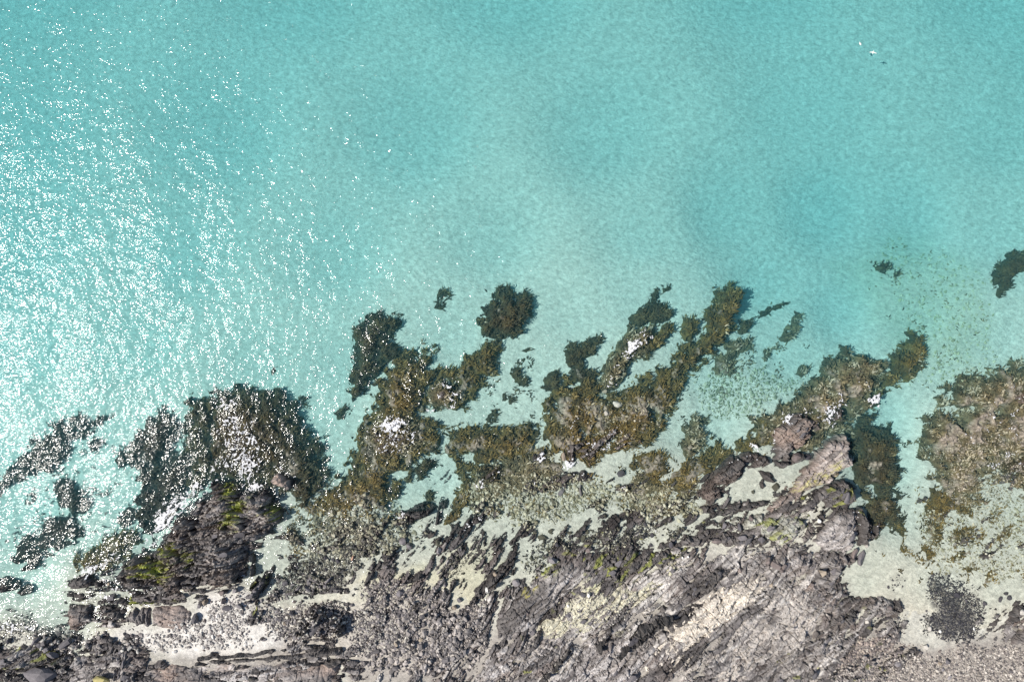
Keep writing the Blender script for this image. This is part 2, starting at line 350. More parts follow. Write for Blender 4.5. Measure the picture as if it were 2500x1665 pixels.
def shore_bedrock():
    # the low bedrock floor of the shore: slate showing through sand and rubble
    i0, i1 = 0, len(gx); j0, j1 = 0, int((w2(0, 1150)[1]-GY0)/R0)
    X = XX[j0:j1, i0:i1]; Y = YY[j0:j1, i0:i1]; S = SAND[j0:j1, i0:i1]
    px = 1250+X/M_PX; 
    a = np.radians(4+50*sstep(780, 1050, px)-12*sstep(1300, 1600, px)+8*sstep(1950, 2200, px))
    # integrate a slowly turning strata direction by mixing three fixed frames
    out = None; seed = 12
    wt = [1-sstep(800, 960, px+40*fbm(X*.2, Y*.2, 5, 3)), None, sstep(1300, 1500, px+40*fbm(X*.2, Y*.2, 8, 3))]; wt[1] = 1-wt[0]-wt[2]
    for wgt, dg, sd in zip(wt, (4, 56, 41), (12, 17, 23)):
        an = DG(dg); U = X*math.cos(an)+Y*math.sin(an); V_ = -X*math.sin(an)+Y*math.cos(an)
        U = U+.5*fbm(X*.2, Y*.2, sd+2, 2); V_ = V_+.9*fbm(X*.15, Y*.15, sd+7, 2)
        r = slate_fields(X, Y, U, V_, sd, 1.0)+(fbm(U*.13, V_*.42, sd+44, 4), fbm(U*.10, V_*.32, sd+70, 4))
        out = [q_*wgt for q_ in r] if out is None else [o+q_*wgt for o, q_ in zip(out, r)]
    dH, ctone, band, s3, patch, palen = out
    dens = np.full(X.shape, -.9, 'f4'); pw = np.full(X.shape, .1, 'f4')
    for P, d_, pl_ in BEDROCK:
        w_ = sstep(-1.2, 1.2, sdf(X, Y, wpoly(P, .4))+fbm(X*.4, Y*.4, 71, 3)*1.5)
        dens = dens*(1-w_)+d_*w_; pw = pw*(1-w_)+pl_*w_
    H = S+.05+.86*(dH*.55)+1.0*(patch*1.4+dens)
    H = np.where(H > S+.5, S+.5+(H-S-.5)*.35, H)
    own = H > S-.12
    C = blend(np.broadcast_to(col(.043, .040, .042), X.shape+(3,)), np.broadcast_to(col(.195, .178, .172), X.shape+(3,)), np.clip(ctone*.8+.3*(band-.5), 0, 1.4))
    C = blend(C, np.broadcast_to(col(.19, .15, .13), C.shape), .55*sstep(-.2, .5, fbm(X*.25, Y*.25, 88, 3)))
    pl = sstep(.62, .92, .5+pw+.6*palen+.32*(band-.5)+.2*(s3-.5))
    C = blend(C, np.broadcast_to(col(.56, .525, .485), C.shape)*(.75+.35*s3[..., None]), pl*.92)
    dkz = sstep(.0, .30, -palen-.02+.35*(band-.5)); C = blend(C, C*.45, dkz)
    wet = 1-sstep(.05, .5, H+.15*pn(X, Y, 5)); C = blend(C, C*.55, wet)
    al = sstep(.20, .32, fbm(X*.5, Y*1.1, 93, 4)-.12)*sstep(.0, .4, fbm(X*.06, Y*.06, 94, 2)); C = blend(C, np.broadcast_to(col(.30, .31, .09), C.shape), al*.6*(H > 0))
    HGs = HG[j0:j1, i0:i1]; HGs[:] = np.where(own, np.maximum(HGs, H), HGs)
    quad = own[:-1, :-1] & own[1:, :-1] & own[:-1, 1:] & own[1:, 1:]
    used = np.zeros(own.shape, bool); used[:-1, :-1] |= quad; used[1:, :-1] |= quad; used[:-1, 1:] |= quad; used[1:, 1:] |= quad
    ids = -np.ones(own.shape, 'i4'); ids[used] = np.arange(used.sum())
    F = np.stack([ids[:-1, :-1][quad], ids[:-1, 1:][quad], ids[1:, 1:][quad], ids[1:, :-1][quad]], 1)
    V = np.stack([X[used], Y[used], H[used]], 1)
    link('shore_bedrock', np_mesh('shore_bedrock', V, F, M_ROCK, np.clip(C[used], 0, .8)), kind='structure')

def outcrop(name, label, cat, P, top, style='slate', edge=1.2, dirn=40, amp=.35, warp=.5, base=None, tone=1.0, pale=0.0, palc=(.5, .47, .45),
            algae=0.0, algae_px=None, weed=None, weed_n=26, pal=PAL_DARK, group=None, seed=None, zref=None, brown=0.0, cell=1.0, parts=True, sink=1.6,
            slabs=0, slabk='slate', wetz=.35, flat=.5, rag_=None):
    global HG
    seed = seed if seed is not None else (abs(hash(label)) if False else sum(map(ord, label)) % 97)
    zr = zref if zref is not None else min(top, .3)
    W = np.array(wpoly(P, zr), 'f4')
    m = 1.4
    i0 = max(0, int((W[:, 0].min()-m-GX0)/R0)); i1 = min(len(gx), int((W[:, 0].max()+m-GX0)/R0))
    j0 = max(0, int((W[:, 1].min()-m-GY0)/R0)); j1 = min(len(gy), int((W[:, 1].max()+m-GY0)/R0))
    X = XX[j0:j1, i0:i1]; Y = YY[j0:j1, i0:i1]; S = SAND[j0:j1, i0:i1]
    wx = X+warp*(fbm(X*.45, Y*.45, seed, 3)+.45*pn(X*2.1, Y*2.1, seed+3)); wy = Y+warp*(fbm(X*.45, Y*.45, seed+50, 3)+.45*pn(X*2.1, Y*2.1, seed+8))
    D = sdf(wx, wy, W)
    a = DG(dirn); ca, sa = math.cos(a), math.sin(a)
    U = X*ca+Y*sa; Vv = -X*sa+Y*ca
    U = U+.5*fbm(X*.2, Y*.2, seed+2, 2); Vv = Vv+.8*fbm(X*.15, Y*.15, seed+7, 2)
    rag = rag_ if rag_ is not None else (.34 if style == 'slate' else float(np.clip(math.sqrt(abs(np.sum(W[:, 0]*np.roll(W[:, 1], 1)-W[:, 1]*np.roll(W[:, 0], 1)))/2)*.135, .12, 1.35)))
    D = D+rag*((fbm(U*.5, Vv*1.7, seed+61, 3)*1.5-.15) if style == 'slate' else (fbm(X*.8, Y*.8, seed+61, 4)*1.75-.02))
    prof = 1-np.exp(-np.maximum(D, 0)/edge)
    H = S+(top-S)*prof
    e = sstep(0, .5, D)
    lowf = fbm(X*.22, Y*.22, seed+11, 3)
    if style == 'slate':
        dH, ctone, band, s3 = slate_fields(X, Y, U, Vv, seed, cell, flat)
        H = H+e*amp*(dH+.9*lowf)
    else:
        bl = np.abs(fbm(X*.55, Y*.55, seed+1, 4)); 
        H = H+e*amp*(1.1-3.6*bl)+e*amp*1.3*lowf-1.1*e*sstep(.12, .5, fbm(X*.28, Y*.28, seed+66, 3))+e*amp*.35*ridged(U*.5, Vv*1.3, seed+9, 2)
        ctone = .8+.5*fbm(X*1.5, Y*1.5, seed, 3); band = .5+0*X
        s3 = .5+.5*pn(X*2, Y*2, seed)
    keep = D > -.35
    H = np.where(D < 0, H+D*sink*1.2, H)
    own = keep & (H > HG[j0:j1, i0:i1]-.30)
    HGs = HG[j0:j1, i0:i1]; HGs[:] = np.where(own, np.maximum(HGs, H), HGs)
    # material colours of the stone itself
    bt = col(.185, .168, .158)*tone; dk = col(.045, .041, .041)*tone
    C = blend(np.broadcast_to(dk, X.shape+(3,)), np.broadcast_to(bt, X.shape+(3,)), np.clip(ctone*.75+.3*(band-.5), 0, 1.4))
    if brown: C = blend(C, np.broadcast_to(col(.235, .18, .15)*tone, C.shape), brown*sstep(-.3, .4, fbm(X*.3, Y*.3, seed+60, 3)))
    if pale:
        pl = sstep(.55-pale, .95-pale, .5+.55*fbm(U*.10, Vv*.32, seed+70, 4)+.28*(band-.5)+.15*(s3-.5)) if pale < 1 else np.ones(X.shape)
        C = blend(C, np.broadcast_to(col(*palc), C.shape)*(.8+.3*s3[..., None]), pl*.92)
    crest = None
    if style == 'weed' and pal is not PAL_NIGHT:
        crest = sstep(.05, .35, fbm(X*.42, Y*.42, seed+120, 4)+.35*(H-top)+.10*np.minimum(D, 1.5)-(.20 if pal is PAL_DARK else -.01))
    wet = 1-sstep(wetz-.25, wetz+.25, H+.15*pn(X, Y, 5))           # tide zone stone is stained darker, weed below
    C = blend(C, C*col(.62, .60, .60)+col(.0, .0, .0), wet*(1-pale*.5))
    if style == 'weed' or weed:
        wd = (1-sstep(-.15, .12, H+.10*pn(X*1.2, Y*1.2, 8))) if style == 'slate' else np.ones(X.shape)
        wc = blend(np.broadcast_to(np.array(pal[0][1], 'f4'), C.shape), np.broadcast_to(np.array(pal[1][1], 'f4'), C.shape), sstep(-.3, .5, fbm(X*.9, Y*.9, seed+80, 4)))
        C = blend(C, wc, wd)
        if crest is not None: C = blend(C, np.broadcast_to(col(.29, .25, .205), C.shape)*(.6+.7*sstep(-.5, .5, fbm(X*3, Y*3, seed+130, 2)))[..., None], crest*.85)
    if algae:
        al = sstep(.62-algae, .72-algae, .5+.6*fbm(U*.35, Vv*1.3, seed+90, 4)); C = blend(C, np.broadcast_to(col(.26, .28, .06), C.shape), al*.7*(H > .1))
    for ap, ac in (algae_px or []):
        q_ = sstep(-.6, .5, sdf(X, Y, wpoly(ap, top))+1.5*fbm(U*.5, Vv*2.4, seed+91, 4))*sstep(.38, .62, .5+.7*fbm(U*.9, Vv*4.0, seed+97, 4))
        C = blend(C, np.broadcast_to(col(*ac), C.shape), q_*.92)
    # mesh
    ids = -np.ones(own.shape, 'i4'); 
    quad = own[:-1, :-1] & own[1:, :-1] & own[:-1, 1:] & own[1:, 1:]
    used = np.zeros(own.shape, bool); used[:-1, :-1] |= quad; used[1:, :-1] |= quad; used[:-1, 1:] |= quad; used[1:, 1:] |= quad
    nv = used.sum()
    if nv < 6: return None
    ids[used] = np.arange(nv)
    F = np.stack([ids[:-1, :-1][quad], ids[:-1, 1:][quad], ids[1:, 1:][quad], ids[1:, :-1][quad]], 1)
    jx = (T_R[5][(np.arange(X.shape[0])[:, None]*7+seed) & 255, (np.arange(X.shape[1])[None]*3+seed*5) & 255]-.5)*.05
    cx, cy = float(W[:, 0].mean()), float(W[:, 1].mean()); cz = float(S[used].min())
    V = np.stack([(X+jx)[used]-cx, (Y-jx)[used]-cy, H[used]-cz], 1)
    haskids = bool(weed) or style == 'weed' or slabs
    if haskids:
        root = link(name, None, None, label, cat, group, loc=(cx, cy, cz))
        link('rock_mass', np_mesh('rock_mass', V, F, M_ROCK, np.clip(C[used], 0, .85)), root)
    else:
        root = link(name, np_mesh(name, V, F, M_ROCK, np.clip(C[used], 0, .85)), None, label, cat, group, loc=(cx, cy, cz))
    if weed or style == 'weed':
        Dk = np.where(own & (D+1.1*RNG.rand(*D.shape).astype('f4') > .55), D, -9)
        if crest is not None: Dk = np.where(RNG.rand(*D.shape) < crest*.8, -9, Dk)
        fronds('weed_fronds', root, X, Y, H, Dk, weed_n, R0, DG(dirn), .8, pal, off=(cx, cy, cz), dmin=-.2)
    if slabs:
        ok = np.argwhere((D > .8) & own & (H > -.1)); k = 0
        for _ in range(slabs):
            if len(ok) == 0: break
            j, i = ok[RNG.randint(len(ok))]; k += 1
            sc = RNG.lognormal(0, .35)
            sz = np.array([.34*sc*RNG.uniform(.8, 1.5), .22*sc*RNG.uniform(.8, 1.4), .20*RNG.uniform(.7, 1.3)])
            o = link('slab', SLABS[slabk][RNG.randint(6)], root, loc=(X[j, i]-cx, Y[j, i]-cy, H[j, i]-cz+sz[2]*.2))
            o.rotation_euler = (RNG.uniform(-.25, .25), RNG.uniform(-.2, .2), a+RNG.uniform(-.25, .25)); o.scale = sz
    return root

def stone_mesh(name, rs, npts=13, box=0.0, flat=1.0):
    bm = bmesh.new()
    for _ in range(npts):
        v = rs.randn(3); v /= np.linalg.norm(v)
        if box: 
            mxx = np.abs(v).max(); v = v*(1-box)+v/mxx*box*.85
        v = v*rs.uniform(.88, 1.0)
        bm.verts.new((v[0], v[1], v[2]*flat))
    r = bmesh.ops.convex_hull(bm, input=bm.verts)
    bmesh.ops.delete(bm, geom=[g for g in r['geom_interior'] if isinstance(g, bmesh.types.BMVert)], context='VERTS')
    me = bpy.data.meshes.new(name); bm.to_mesh(me); bm.free(); return me
_rs = np.random.RandomState(5)
ANG = [stone_mesh('angular_stone', _rs, 13, .6) for _ in range(8)]
RND = [stone_mesh('round_stone', _rs, 24, 0) for _ in range(6)]
def with_mat(ms, m):
    r = []
    for me in ms:
        c = me.copy(); c.materials.append(m); r.append(c)
    return r
SLABS = {k: with_mat(ANG, STONE[k]) for k in STONE}
ROUNDS = {k: with_mat(RND, STONE[k]) for k in STONE}
# ================================================================= the outcrops, traced in photograph pixels
shore_bedrock()
def weed_reef(label, P, top, group='weed covered reefs under the water', **k):
    top = top-.12; k['edge'] = k.get('edge', 1.0)*1.7; k.setdefault('amp', .34); k.setdefault('warp', .55)
    return outcrop('weed_reef', label, 'reef', P, top, 'weed', group=group, **k)
def rock(label, P, top, group='dark rock outcrops along the shore', name='rock_outcrop', **k):
    return outcrop(name, label, 'rock', P, top, 'slate', group=group, **k)

weed_reef('pair of small dark weed tufts on sand, left of the big round weed reef', [(1065,718),(1068,710),(1085,706),(1102,718),(1092,730),(1083,738),(1092,742),(1078,757),(1058,752),(1064,735)], -1.0, zref=-1.8, edge=.45, rag_=.08, warp=.2)
weed_reef('big round dark brown weed reef alone on pale sand off the middle shore', [(1218,702),(1240,703),(1255,712),(1275,708),(1295,725),(1303,745),(1295,770),(1280,790),(1272,805),(1265,825),(1230,825),(1200,822),(1172,815),(1170,795),(1168,780),(1172,755),(1190,740),(1195,722)], -.55, zref=-1, amp=.45)
weed_reef('long dark weed reef with two humps, left of the open bay between the weed arms', [(943,759),(971,771),(976,787),(968,807),(945,830),(968,853),(963,879),(938,894),(917,917),(897,940),(879,968),(856,975),(843,965),(851,930),(841,896),(846,863),(843,833),(854,797),(871,782),(889,784),(902,771),(920,764)], -.7, zref=-1.2, amp=.45)
weed_reef('small hooked dark weed patch between the left headland and the foam covered rock', [(836,993),(851,1001),(857,1016),(841,1016),(838,1029),(823,1029),(817,1011),(823,998)], -1.2, zref=-1.8)
weed_reef('brown weed covered reef with two fingers reaching up beside the foam ringed round rock', [(980,858),(1001,850),(1012,863),(1022,850),(1045,830),(1051,843),(1047,873),(1052,884),(1050,899),(1080,905),(1060,930),(1040,950),(1040,1006),(1060,1030),(1078,1062),(1075,1088),(1068,1115),(1040,1110),(1020,1140),(1004,1150),(980,1150),(958,1166),(966,1194),(953,1219),(933,1232),(900,1262),(800,1262),(760,1270),(740,1250),(780,1210),(800,1190),(841,1158),(848,1122),(861,1083),(877,1039),(907,1001),(910,981),(922,950),(922,924),(943,904),(958,884),(970,866)], -.28, zref=-.5, pal=PAL_GOLD, amp=.25, edge=1.0)
weed_reef('long weed arm curving up and right from the foam ringed round rock', [(1080,901),(1106,889),(1132,879),(1157,863),(1177,843),(1198,833),(1231,838),(1228,858),(1213,879),(1221,904),(1213,932),(1195,924),(1180,930),(1162,965),(1139,993),(1119,1006),(1055,1001),(1050,960),(1060,930)], -.45, zref=-.8, pal=PAL_GOLD, amp=.3)
weed_reef('weed islet stretching up to the right in the middle of the pale sand pocket', [(1050,1153),(1030,1170),(1000,1182),(989,1176),(1004,1148),(1030,1130),(1052,1118),(1066,1125)], -.6, zref=-.9)
weed_reef('small dark weed clump at the bottom edge of the pale sand pocket', [(1050,1195),(1058,1200),(1055,1220),(1040,1228),(1030,1218),(1042,1205)], -.6, zref=-.8)
weed_reef('hook shaped dark weed patch in the bright lagoon below the big round weed reef', [(1255,930),(1250,910),(1262,885),(1280,875),(1300,880),(1295,900),(1285,915),(1290,940),(1265,945)], -.9, zref=-1.3)
weed_reef('tiny dark leaf shaped weed tuft just below the big round weed reef', [(1272,858),(1290,850),(1298,852),(1285,862)], -1.4, zref=-1.8, warp=.15)
weed_reef('small dark weed spot, left one of two in the bright lagoon', [(1222,960),(1235,958),(1238,975),(1225,980)], -1.1, zref=-1.5, warp=.2)
weed_reef('small dark weed spot, right one of two in the bright lagoon', [(1243,968),(1260,975),(1258,992),(1245,988)], -1.1, zref=-1.5, warp=.2)
weed_reef('oval dark weed patch in the lagoon above the long olive weed bank', [(1195,1003),(1210,998),(1222,1015),(1218,1032),(1205,1036),(1190,1042),(1188,1020)], -.9, zref=-1.2)
weed_reef('olive and gold weed bank below the bright lagoon, beside the narrow sand channel', [(1095,1070),(1100,1050),(1130,1038),(1150,1050),(1170,1040),(1190,1055),(1215,1050),(1235,1035),(1255,1045),(1290,1035),(1320,1060),(1340,1075),(1345,1110),(1300,1130),(1250,1135),(1200,1130),(1160,1140),(1130,1180),(1118,1150),(1105,1110),(1085,1100)], -.35, zref=-.5, pal=PAL_GOLD, edge=1.0)
weed_reef('gold weed strip down the right bank of the sand pocket to the shore ridges', [(1130,1180),(1160,1140),(1175,1170),(1150,1210),(1130,1240),(1095,1290),(1080,1285),(1100,1240),(1115,1205)], -.3, zref=-.3, pal=PAL_GOLD)
weed_reef('pale mottled weed flat between the olive weed bank and the wave washed middle ledge', [(1130,1180),(1200,1130),(1340,1100),(1380,1150),(1350,1180),(1290,1200),(1200,1220),(1150,1240)], -.25, zref=-.3, pal=PAL_PALE, amp=.12)
weed_reef('dark weed reef with a knobbed arm, left of the foam streaked oval rock', [(1378,850),(1400,838),(1425,836),(1450,824),(1470,822),(1478,840),(1455,850),(1450,865),(1425,880),(1440,900),(1462,915),(1462,960),(1400,955),(1395,900),(1382,880)], -.6, zref=-1.0)
weed_reef('pointed weed patch beside the hooked one, at the lagoon right bank', [(1320,945),(1345,905),(1360,902),(1370,935),(1362,960),(1330,960)], -.8, zref=-1.1)
weed_reef('great brown weed field below the foam streaked oval rock', [(1340,960),(1375,930),(1400,940),(1462,930),(1470,960),(1500,962),(1545,930),(1600,925),(1650,900),(1660,930),(1648,985),(1650,1010),(1620,1040),(1600,1070),(1560,1110),(1480,1100),(1420,1110),(1340,1115),(1330,1060),(1328,1000)], -.28, zref=-.4, pal=PAL_GOLD, edge=1.0, amp=.3)
weed_reef('weed ridge running diagonally to the knobbed tip, above the foam streaked oval rock', [(1525,800),(1540,770),(1580,735),(1598,715),(1612,712),(1618,725),(1600,745),(1640,745),(1643,765),(1630,785),(1600,790),(1560,800)], -.7, zref=-1.2)
weed_reef('faint weed wisp above the knobbed ridge tip', [(1612,704),(1640,698),(1645,706),(1620,716)], -1.7, zref=-2, weed_n=14)
rock('oval rock half awash, white foam streak along its crest, above the great weed field', [(1470,960),(1470,905),(1490,870),(1520,830),(1545,800),(1580,795),(1600,800),(1600,840),(1590,870),(1560,880),(1540,890),(1540,920),(1520,945),(1500,955)], .10, weed=True, brown=.8, pal=PAL_PALE, dirn=60, amp=.18, edge=1.0, zref=0, tone=1.2)
weed_reef('golden brown spindle shaped reef pointing up right beside the foam streaked oval rock', [(1590,800),(1630,788),(1655,790),(1650,810),(1620,850),(1590,875),(1575,880),(1570,850),(1585,820)], -.2, zref=-.3, pal=PAL_GOLD, dirn=45)
weed_reef('long weed covered ridge with the tallest pointed tip, running diagonally right of centre', [(1800,690),(1815,688),(1830,710),(1820,750),(1808,790),(1790,825),(1750,860),(1720,890),(1690,905),(1650,930),(1600,960),(1570,962),(1600,925),(1650,880),(1690,840),(1722,815),(1730,770),(1760,720),(1785,700)], -.22, zref=-.5, pal=PAL_GOLD, dirn=50, amp=.38)
weed_reef('short weed hump leaning against the left flank of the long pointed ridge', [(1665,795),(1680,780),(1705,772),(1715,790),(1712,815),(1690,835),(1675,820)], -.4, zref=-.6, pal=PAL_GOLD)
weed_reef('thin weed strand parallel to the long pointed ridge on its lower left side', [(1590,975),(1630,940),(1680,905),(1690,915),(1660,950),(1650,985),(1640,1005),(1600,1010)], -.3, zref=-.5, pal=PAL_GOLD)
weed_reef('thin sunken weed crescent right of the long pointed ridge', [(1845,775),(1880,750),(1930,735),(1945,738),(1900,755),(1860,780)], -2.0, zref=-2.2, weed_n=16, warp=.3)
weed_reef('curved sunken weed strip right of the thin crescent', [(1960,755),(1967,770),(1955,820),(1930,845),(1890,870),(1870,885),(1878,865),(1910,835),(1940,800)], -1.3, zref=-1.6, pal=PAL_PALE, weed_n=18)
weed_reef('round weed knob between the long pointed ridge and the thin crescent', [(1815,795),(1820,782),(1845,778),(1848,795),(1835,812),(1818,812)], -.8, zref=-1)
weed_reef('small oval weed rock alone above the right headland slope', [(1955,905),(1975,888),(1988,895),(1985,915),(1968,925),(1952,915)], -.7, zref=-1, pal=PAL_PALE)
weed_reef('dark round weed rock alone in the deep turquoise at the right', [(2145,650),(2160,636),(2180,645),(2190,660),(2175,668),(2150,660)], -1.6, zref=-2.5)
weed_reef('tiny dark weed rock just right of the lone round one in deep water', [(2190,664),(2204,660),(2200,674),(2190,676)], -2.2, zref=-2.8, warp=.2)
weed_reef('dark weed reef cut by the right picture edge, above the pale rippled bed', [(2500,615),(2460,625),(2435,665),(2445,700),(2430,728),(2450,730),(2475,700),(2500,670),(2600,640),(2620,590)], -1.2, zref=-1.8)
weed_reef('weed slope drooping right of the long ridge over the stony lagoon', [(1750,870),(1800,830),(1850,820),(1845,850),(1800,880),(1790,920),(1760,925),(1740,900)], -1.3, zref=-1.6, pal=PAL_PALE, weed_n=14)
weed_reef('weed bank on the left shore of the right lagoon, shaped like a thumb', [(1660,1090),(1670,1050),(1700,1022),(1722,1022),(1728,1060),(1735,1090),(1720,1110),(1680,1120)], -.4, zref=-.5, pal=PAL_PALE)
weed_reef('golden weed flat curving round the bottom of the right lagoon', [(1560,1110),(1620,1100),(1650,1130),(1720,1110),(1760,1085),(1790,1095),(1850,1065),(1845,1035),(1870,1030),(1885,1060),(1880,1100),(1800,1110),(1740,1150),(1700,1200),(1650,1200),(1600,1190),(1560,1160),(1540,1130)], -.22, zref=-.25, pal=PAL_GOLD, amp=.15)
weed_reef('mottled grey weed flat between the golden flat and the rock pool ridge', [(1560,1160),(1640,1195),(1710,1200),(1740,1235),(1680,1260),(1600,1260),(1540,1230),(1520,1190)], -.2, zref=-.2, pal=PAL_PALE, amp=.12)
weed_reef('large pale brown weed slope of the right headland, below the small oval weed rock', [(1850,1070),(1850,1030),(1900,1005),(1960,960),(2010,915),(2030,895),(2050,870),(2080,855),(2095,855),(2100,870),(2140,867),(2170,875),(2185,900),(2150,960),(2140,1010),(2100,1030),(2020,1060),(1980,1090),(1900,1100)], -.10, zref=-.2, pal=PAL_PALE, edge=.9, amp=.25)
weed_reef('knobbed dark weed arm at the tip of the right headland', [(2185,900),(2190,868),(2215,858),(2222,840),(2240,832),(2235,815),(2250,810),(2265,820),(2277,838),(2280,865),(2268,890),(2250,910),(2240,920),(2210,945),(2170,970),(2150,1000),(2145,960)], -.35, zref=-.6, pal=PAL_GOLD, amp=.4)
weed_reef('dark weed bank right of the smooth pale slab, along the sand channel', [(2095,1030),(2140,1010),(2140,1040),(2170,1055),(2195,1050),(2215,1090),(2212,1140),(2205,1170),(2210,1250),(2200,1290),(2130,1300),(2120,1240),(2090,1180),(2090,1100)], -.2, zref=-.3, pal=PAL_DARK, amp=.3)
weed_reef('wide mottled brown weed reef filling the right edge beside the sand channel', [(2260,1040),(2290,1000),(2330,950),(2380,920),(2440,905),(2500,890),(2640,870),(2640,1330),(2500,1200),(2440,1150),(2400,1180),(2380,1250),(2330,1230),(2260,1100),(2250,1075)], -.22, zref=-.4, pal=PAL_PALE, amp=.35, edge=1.2, rag_=1.9)
weed_reef('golden weed tongue running down beside the sand channel at the right', [(2270,1220),(2300,1190),(2350,1210),(2385,1230),(2370,1260),(2320,1260),(2300,1300),(2280,1330),(2285,1370),(2270,1395),(2255,1380),(2265,1330),(2255,1290)], -.2, zref=-.2, pal=PAL_GOLD, amp=.1, warp=.9)
weed_reef('long thin golden weed strip on pale sand, left of the sand channel mouth', [(2185,1285),(2205,1270),(2215,1300),(2215,1335),(2225,1355),(2205,1365),(2195,1350),(2203,1320)], -.2, zref=-.2, pal=PAL_GOLD, amp=.08)
for P, lb in (([(2320,1310),(2340,1285),(2370,1285),(2380,1310),(2360,1325),(2335,1325)], 'upper'), ([(2310,1365),(2330,1352),(2375,1345),(2380,1352),(2340,1370)], 'middle'), ([(2425,1305),(2440,1295),(2485,1284),(2488,1292),(2450,1310),(2440,1325),(2430,1320)], 'right'), ([(2345,1385),(2365,1375),(2390,1388),(2385,1400),(2355,1400)], 'ring shaped'), ([(2398,1415),(2415,1400),(2425,1390),(2430,1400),(2418,1425),(2400,1430)], 'lowest')):
    weed_reef('%s golden weed patch on the pale flat near the right edge' % lb, P, -.16, zref=-.2, pal=PAL_GOLD, amp=.06, warp=.9)
weed_reef('golden weed clump alone on pale shallows above the leaf shaped dark stones', [(1258,1240),(1275,1230),(1300,1228),(1315,1235),(1300,1250),(1285,1262),(1270,1258)], -.25, zref=-.3, pal=PAL_GOLD, amp=.06, warp=.8)
# left side
weed_reef('leaf shaped black weed reef under the glitter, left of the left headland', [(383,1002),(411,1012),(418,1043),(412,1080),(408,1104),(385,1130),(350,1150),(306,1150),(263,1145),(260,1122),(293,1089),(327,1053),(352,1022)], -.55, zref=-.8, pal=PAL_NIGHT)
weed_reef('dark weed shelf under the glitter along the foaming foot of the left headland', [(320,1160),(370,1130),(420,1120),(450,1090),(455,1180),(425,1240),(395,1290),(360,1330),(330,1300),(310,1260),(325,1200)], -.4, zref=-.6, pal=PAL_NIGHT)
weed_reef('broad dark weed apron round the top of the left headland', [(437,985),(470,975),(500,965),(560,950),(580,947),(680,955),(690,975),(700,985),(715,965),(730,975),(728,1000),(712,1015),(735,1050),(750,1080),(775,1085),(785,1130),(800,1160),(790,1200),(740,1230),(700,1250),(680,1260),(672,1200),(600,1190),(500,1180),(460,1220),(430,1200),(445,1140),(430,1090),(437,1030),(455,1000)], -.25, zref=-.4, edge=1.1, amp=.3, pal=PAL_DARK, rag_=1.2)
weed_reef('ragged dark weed reef at the left picture edge under dense glitter', [(-60,1200),(0,1160),(60,1080),(120,1040),(160,1020),(210,1025),(250,1020),(235,1035),(205,1060),(190,1075),(160,1070),(145,1110),(110,1160),(85,1170),(60,1160),(20,1175),(-40,1230)], -.9, zref=-1.2, pal=PAL_NIGHT)
weed_reef('small dark weed patch right of the ragged reef under the glitter', [(198,1085),(210,1075),(228,1082),(222,1105),(205,1110)], -1.0, zref=-1.4, warp=.3, pal=PAL_NIGHT)
weed_reef('double lobed dark weed patch under glitter, below the ragged edge reef', [(120,1180),(150,1175),(168,1180),(175,1205),(210,1225),(205,1250),(170,1268),(160,1250),(125,1245),(115,1220)], -.8, zref=-1.2, pal=PAL_NIGHT)
weed_reef('small weed tuft near the left edge under glitter', [(45,1215),(60,1208),(70,1225),(52,1240),(42,1232)], -.8, zref=-1.2, warp=.2, pal=PAL_NIGHT)
weed_reef('weed reef stretched diagonally under glitter above the black shore boulders at left', [(95,1275),(125,1265),(150,1272),(190,1290),(195,1310),(150,1335),(110,1350),(70,1395),(40,1380),(10,1370),(25,1330),(70,1310)], -.5, zref=-.7, pal=PAL_NIGHT)
weed_reef('dark weed rock by the foaming shore at the lower left', [(265,1270),(290,1245),(320,1250),(310,1280),(280,1300)], -.4, zref=-.6, pal=PAL_NIGHT)
weed_reef('faint weed speck alone on the sea bed above the left headland', [(655,905),(665,895),(672,905),(662,918)], -2.2, zref=-2.6, weed_n=12, warp=.2, pal=PAL_NIGHT)
weed_reef('reddish weed fringe on the wet ledge at the lower left shore', [(165,1370),(210,1340),(260,1310),(300,1305),(330,1330),(300,1360),(270,1390),(220,1400),(180,1400)], -.05, zref=0, pal=PAL_GOLD, amp=.15)

weed_reef('weed filled notch between the brown topped rock and the smooth pale slab', [(2015,1052),(2050,1038),(2098,1030),(2100,1085),(2080,1062),(2040,1068),(2000,1100),(1968,1104),(1975,1085)], -.05, zref=0, pal=PAL_PALE, amp=.2)
# --- bare rock
GA = (.33, .36, .06)
rock('big dark left headland with yellow green algae streaks', [(502,1176),(543,1176),(579,1183),(591,1201),(612,1198),(645,1191),(665,1200),(681,1252),(688,1270),(681,1280),(655,1311),(630,1339),(609,1352),(604,1392),(579,1428),(543,1438),(502,1438),(451,1449),(400,1449),(330,1455),(283,1444),(283,1403),(293,1375),(332,1347),(370,1347),(378,1329),(408,1288),(418,1262),(459,1234),(499,1201)], 1.6, dirn=5, amp=.55, edge=.8, brown=.45, tone=.95, slabs=22, pale=.12, palc=(.36, .33, .31),
     algae_px=[([(560,1230),(600,1225),(590,1265),(570,1290),(540,1285)], GA), ([(535,1190),(565,1190),(565,1215),(540,1212)], GA), ([(640,1240),(670,1245),(665,1262),(645,1260)], GA), ([(300,1390),(330,1378),(400,1375),(410,1400),(340,1410)], GA), ([(355,1398),(400,1400),(405,1422),(360,1412)], GA), ([(370,1345),(410,1340),(420,1355),(385,1360)], GA), ([(440,1355),(460,1355),(455,1375),(440,1370)], GA)])
rock('rounded brown boulder knob standing in surf at the top right of the left headland', [(660,1160),(680,1150),(705,1158),(715,1175),(710,1195),(692,1202),(668,1195),(657,1178)], 1.6, dirn=20, amp=.12, edge=.5, warp=.15, brown=.9, tone=1.5, name='boulder', group=None)
